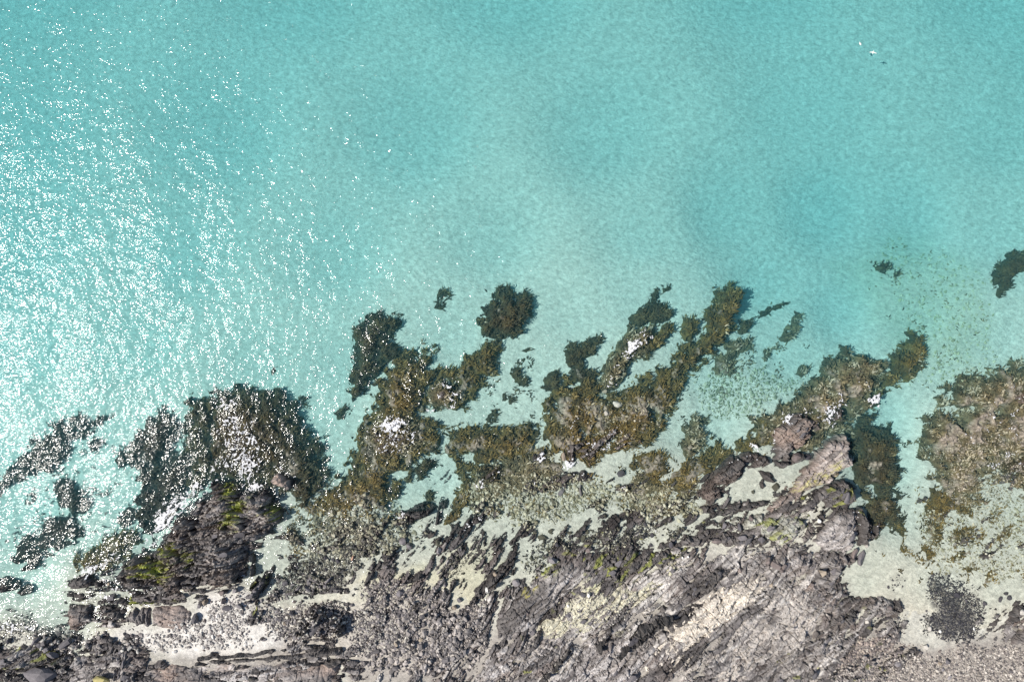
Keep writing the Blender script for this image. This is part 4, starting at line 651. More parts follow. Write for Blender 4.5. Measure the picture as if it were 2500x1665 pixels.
# ================================================================= loose stones that can be told apart
def big_stone(kind, shape, px, py, lx, ly, ang, hgt, label, sinkk=.35, tilt=0.0, name='boulder'):
    z = 0.5 if py > 1400 else 0
    for _ in range(2):
        x, y = w2(px, py, z); z = hg(x, y)
    me = (SLABS if shape == 'a' else ROUNDS)[kind][int(px*7+py) % 6]
    o = link(name, me, None, label, 'stone', 'single loose boulders', loc=(x, y, z+hgt*(1-sinkk)*.5))
    o.rotation_euler = (tilt, tilt*.5, DG(ang)); o.scale = (lx*M_PX*.55, ly*M_PX*.55, hgt*.62)
BS = [('pale','r',1506,987,24,17,-35,.5,'pale cream oval boulder among the brown weed below the foam streaked oval rock'),
 ('tan','r',1478,954,20,12,10,.5,'tan boulder at the lower end of the foam streaked oval rock'),('pale','r',1480,1008,14,14,0,.4,'pale round stone in the great brown weed field, below the cream boulder'),
 ('grey','r',984,1321,20,18,0,.6,'light grey round boulder, left of the touching pair on the dark ridge'),('slate','r',1000,1332,17,19,30,.6,'mid grey round boulder, right of the touching pair on the dark ridge'),
 ('olive','a',1068,1324,17,16,60,.4,'dark olive sunken boulder above the light angular one'),('grey','a',1070,1342,18,17,-30,.7,'light grey angular boulder with a dark shadow on both sides'),
 ('pink','r',862,1360,9,14,-20,.5,'orange pink stone standing on a dark ridge at the left shallows'),('dark','r',826,1368,13,12,0,.4,'dark round stone left of the orange pink one'),
 ('grey','r',1260,1421,22,19,0,.7,'pale lilac grey round boulder at the left end of the smooth striped slab'),('tan','r',1209,1400,12,11,0,.5,'pinkish tan round stone on the broad dark ridge'),
 ('white','a',1188,1442,7,15,10,.4,'white oblong stone on the broad dark ridge'),('grey','r',977,1447,20,18,0,.6,'grey round boulder bedded in pale cobbles below the long dark ridge'),
 ('slate','r',926,1501,14,14,0,.6,'slate grey round stone on the pale rubble'),('slate','r',1122,1463,13,12,0,.5,'blue grey round stone at the foot of the tall straight ridge'),
 ('tan','r',1110,1481,13,11,10,.5,'honey tan round stone in the cream channel'),('grey','a',1087,1425,13,14,40,.5,'light grey stone perched between two dark ridges over the cream channel'),
 ('grey','r',1349,1367,24,14,-15,.8,'large purple grey oval boulder at the top of the smooth striped slab'),('brown','r',1437,1341,20,12,20,.7,'purplish brown oval boulder at the end of the leaf shaped stones'),
 ('olive','r',1322,1311,22,13,10,.35,'dark green oval stone alone on pale shallows, the larger left one'),('olive','r',1306,1303,13,10,-10,.3,'small dark oval stone above left of the larger green one'),
 ('olive','r',1345,1295,18,9,20,.3,'flat dark stone above right of the larger green one'),('olive','r',1425,1313,14,21,-30,.35,'dark oval stone standing upright in the bright gap, lower of two'),
 ('olive','r',1433,1298,11,12,0,.3,'dark round stone above the upright oval one in the bright gap'),('olive','r',1391,1300,14,8,0,.3,'dark flat stone by the thin black ridge'),
 ('white','r',1437,1451,8,10,0,.4,'bright white stone on the cream washed slope'),('slate','a',1424,1453,17,13,-20,.5,'grey angular block beside the bright white stone'),
 ('white','r',1998,1270,13,12,0,.7,'bright white boulder in the sandy gully of the right headland'),('brown','r',1944,1117,22,25,-35,1.0,'brownish grey rounded boulder above the clear rock pool'),
 ('dark','r',1970,1115,18,16,0,.8,'dark boulder right of the brownish grey one above the rock pool'),('brown','r',1748,1319,25,12,-5,.6,'flat brown oval slab stone lying on the dark banded ledge'),
 ('slate','a',1768,1287,13,24,-20,.7,'tapering slate stone above the flat brown oval one'),('slate','r',1804,1286,12,24,10,.7,'long curved grey stone right of the tapering one'),
 ('brown','r',1830,1264,15,19,0,.7,'brownish rounded stone left of the bright green tufts'),('brown','a',1872,1366,20,17,30,.7,'red brown angular slab, leftmost of the fallen slab group'),
 ('brown','a',1894,1378,26,20,-20,.8,'largest red brown angular slab of the fallen slab group'),('brown','a',1912,1381,14,14,0,.7,'small red brown slab right in the fallen slab group'),
 ('brown','a',1907,1393,18,13,10,.6,'lowest red brown slab of the fallen slab group'),('brown','a',1809,1395,26,13,-25,.7,'brown triangular slab with a sharp dark shadow left of the fallen slab group'),
 ('tan','a',2009,1400,22,20,15,1.1,'tan angular boulder perched at the pool edge with a shadow to its right'),('slate','a',2101,1360,19,42,-8,.9,'leaf shaped grey slab jutting into the sand channel pool'),
 ('brown','a',2083,1348,14,28,-15,.8,'long brown stone left of the leaf shaped grey slab'),('brown','r',2177,1486,11,10,0,.5,'brown grey round stone on the dark cobble bank'),
 ('pale','r',2119,1519,14,13,0,.5,'pale greenish round boulder on the right plateau end'),('pale','r',2268,1533,11,13,0,.4,'pale oval stone at the edge of the black cobble bed'),
 ('white','r',2294,1540,8,8,0,.35,'white round pebble in the black cobble bed'),('white','a',2377,1534,6,10,30,.3,'yellowish white stone chip right of the black cobble bed'),
 ('dark','r',2403,1472,14,9,-30,.3,'dark flat stone alone in pale shallows near the bottom right'),('dark','r',2334,1451,17,13,0,.35,'largest black stone above the black cobble bed'),
 ('dark','r',2463,1458,13,12,30,.3,'black stone, right one of a trio near the right edge'),('dark','r',2441,1462,9,17,-20,.3,'black stone, left one of a trio near the right edge'),('dark','r',2455,1448,12,8,0,.3,'black stone, top one of a trio near the right edge'),
 ('pale','r',2483,1487,21,14,-10,.6,'pale pinkish boulder near the right edge of the beach'),('dark','a',2063,1451,15,9,-15,.3,'dark flat stone in the pale pool below the tan boulder'),('dark','r',2050,1468,11,9,0,.3,'dark round stone nearer the shore in the pale pool'),
 ('slate','r',2310,1612,15,14,0,.6,'purple grey round boulder on the pebble beach'),('grey','r',2191,1620,16,13,0,.5,'pale greenish grey boulder on the pebble beach beside the dark slate'),('pale','r',2259,1577,12,12,0,.5,'pale round boulder at the top of the pebble beach'),
 ('slate','r',480,1507,15,25,5,1.0,'dark tall boulder standing on the white sand'),('slate','a',489,1475,9,14,0,.7,'small dark boulder on the white sand above the tall one'),('tan','r',503,1468,15,16,0,.8,'tan boulder at the top of the white sand'),
 ('brown','a',548,1445,18,16,20,.9,'brown pointed boulder at the foot of the left headland'),('brown','a',545,1465,17,16,-20,.8,'brown boulder just below the pointed one on the white sand'),('slate','a',556,1483,22,14,-20,.8,'dark grey boulder below the two brown ones on the white sand'),
 ('grey','a',587,1478,18,12,-30,.7,'light grey slab among boulders on the right of the white sand'),('grey','a',577,1440,12,18,-20,.8,'light grey upright boulder by the small pool at the white sand'),
 ('slate','r',698,1421,17,16,0,.6,'ring edged grey stone in the slippery shallows'),('slate','a',729,1435,24,9,33,.6,'long grey slab stone pointing up right, in the weedy rubble'),('slate','a',752,1437,21,10,-58,.6,'long grey slab stone pointing down right, in the weedy rubble'),
 ('slate','a',803,1414,24,8,45,.6,'narrow grey slab stone leaning up right, over the weedy rubble'),('dark','a',794,1360,20,11,-35,.4,'dark flat stone in the shallows below the first ridge'),
 ('slate','r',104,1645,78,42,-8,1.4,'huge rounded boulder at the bottom left corner'),('slate','a',90,1563,30,14,40,1.0,'tilted slab boulder at the wet gravel, left of two'),('slate','a',166,1564,40,18,35,1.1,'tilted slab boulder at the wet gravel, right of two'),
 ('slate','r',129,1597,32,14,-15,.8,'long rounded stone below the tilted slab boulders'),('ochre','a',256,1653,42,22,0,1.0,'ochre yellow flat slab at the bottom edge'),('dark','r',24,1563,13,15,0,.6,'small black boulder in the wet gravel at the left'),
 ('dark','r',1516,1155,22,17,20,.5,'dark boulder alone right of the low dark ledge row'),('slate','a',1417,1197,10,36,14,.6,'dark striped slab plank lying in the pale shallows'),
 ('slate','a',1370,1200,12,26,-30,.35,'sunken slab left of the dark striped plank'),('olive','r',1475,1225,14,24,10,.3,'sunken grey oval boulder on pale shallows right of the plank'),('olive','r',1350,1222,12,20,20,.3,'sunken grey stone left of the plank'),
 ('tan','r',1376,1115,11,22,10,.4,'tan elongated stone beside the shadowed cleft rock'),('slate','a',275,1455,22,16,10,.9,'grey peaked boulder with yellow algae foot, below the left headland'),('tan','a',268,1425,9,12,0,.5,'small dark tan stone in the foam by the headland'),
 ('white','a',1387,1478,6,10,40,.3,'small cream stone low on the cream washed slope'),('grey','a',1300,1540,14,20,-30,.5,'light grey fractured block at the bottom of the smooth striped slab'),('brown','r',1287,1495,11,11,0,.4,'reddish brown stone bedded in the smooth striped slab'),
 ('pale','a',1650,1360,7,8,0,.4,'cream pebble, left one of three on the dark slate bench'),('white','r',1667,1362,5,6,0,.35,'white pebble, middle one of three on the dark slate bench'),('white','r',1677,1355,5,6,0,.35,'white pebble, right one of three on the dark slate bench'),
 ('tan','r',1882,1427,11,11,0,.5,'ring worn tan stone on the greenish pale rock of the plateau'),('pale','a',1773,1478,12,8,20,.4,'pale block at the upper right end of the white striped slab'),('brown','a',1984,1427,9,8,0,.4,'pink brown stone on the shelf left of the tan perched boulder'),
 ('olive','a',1893,1187,15,26,-45,.5,'black leaf shaped slab standing in the clear rock pool'),('olive','r',1838,1200,9,10,0,.3,'small dark stone on the floor of the clear rock pool'),('pale','r',2113,1330,10,12,0,.5,'pale stone at the foot of the dark shaggy rocks')]
for b in BS: big_stone(*b)

# ---- the largest of the loose cobbles, one by one, then the mass of smaller ones
def rand_in(P, n, rs):
    P = np.array(P, 'f4'); out = []
    lo = P.min(0); hi = P.max(0)
    while len(out) < n:
        q = rs.uniform(lo, hi, (n*3, 2)).astype('f4')
        k = sdf(q[:, 0], q[:, 1], P) > 0
        out += list(q[k])
    return np.array(out[:n])
rs = np.random.RandomState(23)
FIELDS = [  # polygon, single stones, label, group, kinds, size px, small stones, size small px, colours
 ([(1290,1345),(1330,1300),(1400,1290),(1500,1290),(1600,1270),(1690,1290),(1640,1330),(1560,1330),(1500,1340),(1440,1345),(1390,1350),(1330,1385),(1270,1400)], 48, 'dark leaf shaped stone on the pale floor of the middle shallows', 'dark stones strewn over the middle shallows', ['olive','dark','olive'], (6, 15), 2300, (3.0, 8), [(.07,.068,.055),(.05,.05,.05),(.30,.29,.22)], .5),
 ([(2262,1400),(2300,1400),(2350,1410),(2400,1470),(2410,1510),(2380,1560),(2340,1575),(2260,1560),(2245,1500),(2265,1480)], 30, 'black cobble in the black cobble bed', 'black cobbles of the dark cobble bed', ['dark'], (5, 11), 4200, (2.6, 7), [(.035,.035,.04),(.05,.05,.055),(.04,.04,.045),(.16,.15,.13)], .5),
 ([(2160,1410),(2190,1395),(2215,1405),(2210,1430),(2180,1445),(2165,1430)], 8, 'black cobble of the small group left of the black cobble bed', 'black cobbles of the small group', ['dark'], (5, 9), 60, (2, 4), [(.04,.04,.045)], .5),
 ([(2100,1470),(2150,1450),(2200,1480),(2210,1530),(2200,1600),(2180,1600),(2170,1520),(2110,1500)], 8, 'dark cobble on the right plateau end beside the pale sand', 'dark cobbles beside the pale sand', ['dark','slate'], (5, 9), 800, (2, 5), [(.05,.05,.055),(.10,.09,.09),(.2,.18,.16)], .5),
 ([(2020,1640),(2100,1590),(2180,1540),(2220,1590),(2300,1570),(2380,1565),(2450,1570),(2600,1560),(2600,1740),(1980,1740)], 24, 'brownish rounded stone on the pebble beach at the bottom right', 'rounded stones of the pebble beach', ['brown','tan','grey','brown'], (8, 14), 9500, (3.5, 9), [(.29,.255,.23),(.36,.32,.28),(.21,.185,.17),(.46,.42,.37),(.10,.09,.09)], .45),
 ([(620,1480),(680,1410),(760,1400),(850,1420),(700,1470),(800,1440),(850,1460),(900,1480),(1000,1470),(1060,1500),(1050,1560),(960,1600),(850,1610),(850,1560),(700,1570),(640,1560)], 26, 'greyish angular stone of the pale rubble at the lower left centre', 'angular stones of the pale rubble', ['grey','slate','tan','brown'], (8, 16), 6500, (3.2, 10), [(.26,.24,.23),(.38,.35,.31),(.16,.145,.145),(.48,.45,.39),(.10,.09,.09)], .5),
 ([(850,1440),(900,1400),(960,1400),(1080,1440),(1110,1500),(1180,1460),(1200,1520),(1180,1590),(1100,1640),(1000,1640),(1040,1560),(1050,1500),(960,1480),(860,1480)], 16, 'grey angular stone of the rubble below the dark diagonal ridges', 'angular stones below the ridges', ['grey','slate','grey'], (8, 14), 5200, (3.2, 9), [(.30,.27,.25),(.40,.36,.32),(.18,.165,.16),(.12,.11,.11)], .5),
 ([(600,1440),(650,1440),(640,1500),(600,1560),(520,1590),(440,1580),(490,1530),(510,1490),(500,1450),(560,1450)], 14, 'grey boulder strewn on the white sand, right side', 'boulders strewn on the white sand', ['slate','brown','grey'], (8, 15), 900, (2.5, 8), [(.16,.145,.145),(.24,.21,.2),(.40,.38,.36),(.10,.09,.09)], .5),
 ([(700,1380),(760,1330),(850,1320),(900,1360),(890,1400),(830,1430),(770,1460),(700,1460),(680,1420)], 16, 'dark stone in the slippery weedy shallows at the left centre', 'stones of the weedy shallows', ['olive','slate','dark'], (8, 15), 2600, (3, 9), [(.09,.085,.07),(.16,.155,.13),(.05,.05,.05),(.30,.29,.23)], .5),
 ([(690,1300),(760,1260),(900,1265),(960,1285),(900,1320),(850,1330),(760,1330),(700,1370)], 0, '', '', [], (0, 0), 2200, (3, 9), [(.14,.13,.10),(.24,.22,.16),(.07,.065,.05),(.34,.31,.23)], .5),
 ([(1100,1340),(1150,1320),(1200,1340),(1180,1400),(1130,1400),(1100,1440),(1080,1420)], 10, 'dark stone on the cream channel floor between the ridges', 'stones of the cream channel', ['olive','slate'], (5, 10), 700, (2, 5), [(.10,.10,.08),(.20,.19,.15),(.05,.05,.05)], .5),
 ([(1280,1210),(1350,1200),(1450,1200),(1560,1220),(1600,1250),(1500,1250),(1400,1260),(1300,1290),(1250,1270)], 0, '', '', [], (0, 0), 1500, (1.8, 4), [(.16,.16,.11),(.24,.23,.17),(.10,.10,.07)], .5),
 ([(0,1510),(80,1480),(160,1545),(200,1560),(140,1580),(60,1570),(-40,1590),(-40,1520)], 0, '', '', [], (0, 0), 1800, (2, 6), [(.12,.12,.11),(.2,.19,.17),(.06,.06,.06)], .5),
 ([(0,1640),(100,1610),(200,1590),(230,1600),(180,1660),(170,1750),(-40,1750)], 0, '', '', [], (0, 0), 1400, (2.2, 7), [(.20,.185,.18),(.34,.32,.28),(.10,.095,.095)], .5),
 ([(1750,900),(1800,880),(1870,900),(1960,930),(1900,990),(1830,1010),(1760,1040),(1700,1000),(1700,940)], 0, '', '', [], (0, 0), 1500, (3, 9), [(.30,.32,.22),(.20,.22,.15),(.42,.42,.32)], .35),
 ([(2100,640),(2180,570),(2260,590),(2420,660),(2440,820),(2460,900),(2300,960),(2180,960),(2230,860),(2200,760)], 0, '', '', [], (0, 0), 900, (3, 10), [(.38,.39,.26),(.33,.34,.22),(.42,.42,.31)], .4),
 ([(1460,940),(1600,960),(1640,1010),(1560,1090),(1440,1080),(1360,1090),(1350,1000)], 0, '', '', [], (0, 0), 900, (3, 7), [(.30,.27,.18),(.42,.38,.28),(.16,.13,.07)], .3),
 ([(2260,1090),(2340,1060),(2480,1050),(2500,1200),(2380,1280),(2290,1200)], 0, '', '', [], (0, 0), 2400, (2.5, 6), [(.30,.27,.2),(.42,.38,.3),(.14,.12,.07)], .3),
 ([(320,1535),(480,1500),(560,1450),(620,1480),(620,1590),(480,1600),(350,1590)], 0, '', '', [], (0, 0), 1500, (3, 12), [(.50,.47,.43),(.38,.35,.32),(.58,.55,.51),(.22,.2,.19)], .3),
 ([(1100,1180),(1300,1150),(1400,1160),(1540,1180),(1640,1190),(1740,1240),(1650,1290),(1500,1240),(1300,1290),(1150,1250)], 0, '', '', [], (0, 0), 3800, (3, 11), [(.30,.29,.20),(.42,.41,.31),(.18,.17,.11),(.36,.35,.27)], .3),
 ([(720,1270),(880,1200),(1060,1250),(1030,1330),(900,1380),(740,1380)], 0, '', '', [], (0, 0), 2600, (3, 12), [(.22,.21,.15),(.36,.34,.25),(.10,.095,.08)], .35),
 ([(2230,1250),(2560,1180),(2560,1420),(2400,1430),(2260,1390)], 0, '', '', [], (0, 0), 2400, (2.5, 8), [(.30,.29,.20),(.44,.43,.34),(.20,.18,.12)], .3),
 ([(2060,1560),(2140,1530),(2230,1580),(2180,1620),(2040,1640)], 0, '', '', [], (0, 0), 1200, (3.5, 10), [(.30,.25,.22),(.38,.32,.27),(.2,.17,.16),(.13,.11,.105)], .45),
 ([(60,1520),(160,1530),(230,1550),(330,1530),(350,1600),(250,1590),(100,1600)], 0, '', '', [], (0, 0), 1100, (4, 16), [(.20,.18,.17),(.34,.31,.28),(.12,.11,.11),(.42,.40,.36)], .4),
 ([(900,1480),(1060,1470),(1180,1500),(1200,1640),(900,1660)], 0, '', '', [], (0, 0), 1800, (4, 16), [(.30,.27,.25),(.40,.36,.33),(.18,.165,.16),(.12,.11,.11)], .4),
 ([(1900,1420),(1960,1400),(2080,1430),(2060,1500),(1990,1500),(1900,1470)], 0, '', '', [], (0, 0), 900, (2, 5), [(.22,.19,.17),(.32,.28,.26),(.12,.11,.11)], .5),
 ([(1400,1440),(1480,1440),(1600,1430),(1600,1480),(1500,1540),(1430,1550),(1380,1520)], 0, '', '', [], (0, 0), 1100, (2, 5), [(.30,.27,.26),(.45,.43,.38),(.16,.15,.15)], .5),
]
ST_V = []; 
for me in ANG+RND:
    v = np.zeros(len(me.vertices)*3, 'f4'); me.vertices.foreach_get('co', v); 
    f = np.array([p.vertices[:] for p in me.polygons], 'i4'); ST_V.append((v.reshape(-1, 3), f))
def stone_field(name, P, n, size, cols, emb, rs):
    q = rand_in(P, n, rs); z = np.full(n, .0); q += rs.randn(n, 2)*9; de = sdf(q[:, 0].astype('f4'), q[:, 1].astype('f4'), P)
    for _ in range(2):
        k = M_PX*(CAM_H-z)/CAM_H; x = (q[:, 0]-1250)*k; y = (832.5-q[:, 1])*k; z = hga(x, y)
    keep = (fbm(x*.3, y*.3, 63, 3)*1.1+np.minimum(de/45, .9) > rs.rand(n)*.55)
    x, y, z = x[keep], y[keep], z[keep]; n = len(x)
    s = (size[0]+(size[1]-size[0])*rs.rand(n)**3.2)*M_PX*.5
    Vs, Fs, Cs = [], [], []; base = 0; C = np.array(cols, 'f4')
    which = rs.randint(0, len(ST_V), n)
    for w, (v, f) in enumerate(ST_V):
        m = np.where(which == w)[0]
        if len(m) == 0: continue
        sx = s[m]*rs.uniform(.9, 1.5, len(m)); sy = s[m]*rs.uniform(.65, 1.0, len(m)); sz = s[m]*rs.uniform(.5, .95, len(m))
        a = rs.rand(len(m))*6.28; ca, sa = np.cos(a), np.sin(a); tl = rs.uniform(-.3, .3, len(m))
        X_ = v[None, :, 0]*sx[:, None]; Y_ = v[None, :, 1]*sy[:, None]; Z_ = v[None, :, 2]*sz[:, None]+X_*tl[:, None]
        V = np.stack([X_*ca[:, None]-Y_*sa[:, None]+x[m][:, None], X_*sa[:, None]+Y_*ca[:, None]+y[m][:, None], Z_+(z[m]+sz*(.5-emb*.6))[:, None]], -1)
        nv = len(v); Fs.append((f[None]+(np.arange(len(m))*nv)[:, None, None]+base).reshape(-1, 3)); base += nv*len(m)
        Vs.append(V.reshape(-1, 3)); Cs.append(np.repeat(C[rs.randint(0, len(C), len(m))]*rs.uniform(.7, 1.3, (len(m), 1)), nv, 0))
    if Vs: link(name, np_mesh(name, np.concatenate(Vs), np.concatenate(Fs), M_COB, np.concatenate(Cs)), kind='stuff', label=None)
LM = [(1349,1367,'purple grey oval boulder'),(1322,1311,'larger dark green oval stone'),(1425,1313,'upright oval stone'),(1437,1341,'purplish brown oval boulder'),(1506,1340,'deep shadow cleft ridge'),
 (1610,1305,'middle foam spot'),(1260,1421,'lilac grey round boulder'),(2334,1451,'largest black stone'),(2294,1540,'white round pebble'),(2268,1533,'pale oval stone'),(2377,1534,'yellowish white stone chip'),
 (2177,1486,'brown grey round stone'),(2119,1519,'pale greenish round boulder'),(2310,1612,'purple grey round boulder'),(2191,1620,'pale greenish grey boulder'),(2483,1487,'pale pinkish boulder'),(785,1520,'dark broken rock group'),
 (480,1507,'dark tall boulder'),(503,1468,'white sand tan boulder'),(548,1455,'two brown boulders'),(729,1435,'crossed slab stones'),(862,1360,'orange pink stone'),(698,1421,'ring edged grey stone'),(977,1447,'cobble bed boulder'),
 (926,1501,'slate grey round stone'),(1122,1463,'blue grey round stone'),(1188,1442,'white oblong stone'),(1087,1425,'light grey perched stone'),(1065,1530,'dark cleft ridge'),(614,1380,'upright splinter slab'),(1000,1332,'touching boulder pair'),
 (1740,1335,'dark banded ledge'),(1516,1275,'square black ridge block'),(2259,1577,'pale beach boulder'),(2050,1468,'dark pool stone')]
LM_USED = {}
KN = dict(dark='black', olive='dark olive', slate='slate grey', grey='light grey', tan='tan', brown='brown')
ORD = ['nearest', 'second nearest', 'third nearest', 'fourth nearest', 'fifth nearest', 'sixth nearest', 'seventh nearest', 'eighth nearest', 'ninth nearest', 'tenth nearest', 'eleventh nearest', 'twelfth nearest']
singles = []
for P, n1, lab, grp, kinds, sz, n2, sz2, cols, emb in FIELDS:
    if n1:
        q = rand_in(P, n1*4, rs); got = []
        for px, py in q:
            if len(got) < n1 and all(math.hypot(px-a_, py-b_) > 13 for a_, b_ in got): got.append((px, py))
        for px, py in got:
            z = .3
            for _ in range(2):
                x, y = w2(px, py, z); z = hg(x, y)
            s = (sz[0]+(sz[1]-sz[0])*rs.rand()**1.5)*M_PX*.5
            k = kinds[rs.randint(len(kinds))]; ang_ = rs.rand() < .6
            me = (SLABS if ang_ else ROUNDS)[k][rs.randint(6)]
            o = link('boulder', me, None, lab, 'stone', grp, loc=(x, y, z+s*.15))
            o.rotation_euler = (rs.uniform(-.2, .2), rs.uniform(-.2, .2), rs.rand()*6.28); o.scale = (s*rs.uniform(.9, 1.3), s*rs.uniform(.6, .9), s*rs.uniform(.5, .85))
            l = min(LM, key=lambda l: math.hypot(l[0]-px, l[1]-py)); dx, dy = px-l[0], py-l[1]
            h = '' if abs(dx) < .5*abs(dy) else ('right' if dx > 0 else 'left'); v = '' if abs(dy) < .5*abs(dx) else ('below' if dy > 0 else 'above')
            where = ' '.join(w_ for w_ in (v, h) if w_)+(' of' if h else '')
            singles.append((l[2], where, KN[k]+(' angular' if ang_ else ' rounded')+' stone', math.hypot(dx, dy), o))
    if n2: stone_field('cobbles', P, n2, sz2, cols, emb, rs)
import itertools
singles.sort(key=lambda t_: t_[:4])
for (lm, where, kd), it in itertools.groupby(singles, key=lambda t_: t_[:3]):
    it = list(it)
    for r_, t_ in enumerate(it):
        t_[4]['label'] = (kd if len(it) == 1 else kd+', '+ORD[min(r_, 11)]+(' one' if r_ < 12 else ''))+' '+where+' the '+lm

def loose_weed(P, n_m2, pal, thr=.1, ln=(.2, .5)):
    # single tufts of weed rooted on the open bottom between the reefs
    W = np.array(wpoly(P), 'f4'); r = .1
    X, Y = np.meshgrid(np.arange(W[:, 0].min(), W[:, 0].max(), r, dtype='f4'), np.arange(W[:, 1].min(), W[:, 1].max(), r, dtype='f4'))
    D = sdf(X, Y, W); nz = fbm(X*.55, Y*.55, 57, 4)+np.minimum(D/4, 1)*.2-.2
    D = np.where((D > 0) & (nz > thr), 1, -9)
    fronds('loose_weed', None, X, Y, hga(X, Y)+.02, D, n_m2, r, .6, 1.2, pal, tall=.08, ln=ln)
loose_weed([(1100,1190),(1300,1190),(1480,1140),(1620,1160),(1740,1230),(1640,1290),(1500,1240),(1350,1260),(1150,1260),(1080,1290)], 18, PAL_GOLD, .12)
loose_weed([(690,1250),(800,1200),(960,1240),(1060,1230),(1010,1290),(900,1320),(790,1310),(720,1370),(680,1340)], 20, PAL_GOLD, .0)
loose_weed([(2230,1200),(2500,1150),(2600,1300),(2500,1420),(2400,1440),(2250,1400),(2180,1330)], 18, PAL_GOLD, .16)
loose_weed([(2090,1260),(2220,1250),(2210,1330),(2130,1310)], 22, PAL_DARK, .0)
loose_weed([(2130,1300),(2230,1290),(2330,1380),(2300,1460),(2180,1420)], 16, PAL_GOLD, .2)
loose_weed([(1560,1190),(1720,1230),(1900,1240),(1800,1290),(1600,1290)], 16, PAL_DARK, .1)
loose_weed([(1500,950),(1700,900),(1760,960),(1720,1040),(1600,1080),(1520,1060)], 14, PAL_DARK, .15)
loose_weed([(1700,870),(1850,800),(2000,850),(1960,930),(1850,1000),(1700,1010)], 12, PAL_PALE, .12)
loose_weed([(1180,880),(1350,880),(1340,1050),(1250,1040),(1150,1050)], 14, PAL_DARK, .16)
loose_weed([(2100,640),(2180,570),(2290,590),(2420,660),(2450,820),(2420,900),(2300,960),(2200,900),(2200,760)], 5, PAL_PALE, .1)
loose_weed([(980,1150),(1080,1080),(1120,1150),(1060,1210),(960,1230)], 12, PAL_DARK, .2)
loose_weed([(0,1150),(250,1050),(300,1200),(250,1330),(100,1400),(0,1400)], 16, PAL_NIGHT, .12)

# ================================================================= surf foam: raised lace of bubbles on the water and wet rock
def foam(P, dens=.0, seed=0, z=.05, stretch=(1, 1), ang=0, scale=1.0, soft=1.2, label=None):
    W = np.array(wpoly(P), 'f4'); r = .07
    X, Y = np.meshgrid(np.arange(W[:, 0].min()-1, W[:, 0].max()+1, r, dtype='f4'), np.arange(W[:, 1].min()-1, W[:, 1].max()+1, r, dtype='f4'))
    D = sdf(X+.7*fbm(X*.5, Y*.5, seed, 3), Y+.7*fbm(X*.5, Y*.5, seed+9, 3), W)
    soft = float(min(soft, max(.3, D.max()*.7)))
    a = DG(ang); U = (X*math.cos(a)+Y*math.sin(a))/stretch[0]; V_ = (-X*math.sin(a)+Y*math.cos(a))/stretch[1]
    U = U+.5*fbm(X*.8, Y*.8, seed+4, 3); V_ = V_+.5*fbm(X*.8, Y*.8, seed+14, 3)
    lace = ridged(U*1.1/scale, V_*1.1/scale, seed+2, 4)+.45*fbm(U*4, V_*4, seed+6, 2)+.55*fbm(U*.35, V_*.35, seed+31, 2)
    own = (lace > .76-dens*.7-.32*sstep(0, soft, D)) & (D > -.35)
    q = own[:-1, :-1] & own[1:, :-1] & own[:-1, 1:] & own[1:, 1:]
    q &= np.random.RandomState(seed+1).rand(*q.shape) < np.clip(.34+1.5*(lace-(.76-dens*.7-.32*sstep(0, soft, D))), 0, .95)[:-1, :-1]
    if q.sum() < 4: return
    used = np.zeros(own.shape, bool); used[:-1, :-1] |= q; used[1:, :-1] |= q; used[:-1, 1:] |= q; used[1:, 1:] |= q
    ids = -np.ones(own.shape, 'i4'); ids[used] = np.arange(used.sum())
    F = np.stack([ids[:-1, :-1][q], ids[:-1, 1:][q], ids[1:, 1:][q], ids[1:, :-1][q]], 1)
    Z = np.maximum(hga(X, Y)+.02, 0)+z*(.4+.6*np.clip(lace, 0, 1))+.03*pn(X*3, Y*3, seed)
    tint = np.clip(.58+.1*lace, .5, .7)[used][:, None]*np.array([[1, 1, 1.02]])
    link('surf_foam', np_mesh('surf_foam', np.stack([X[used], Y[used], Z[used]], 1), F, M_FOAM, tint, True), kind='stuff')
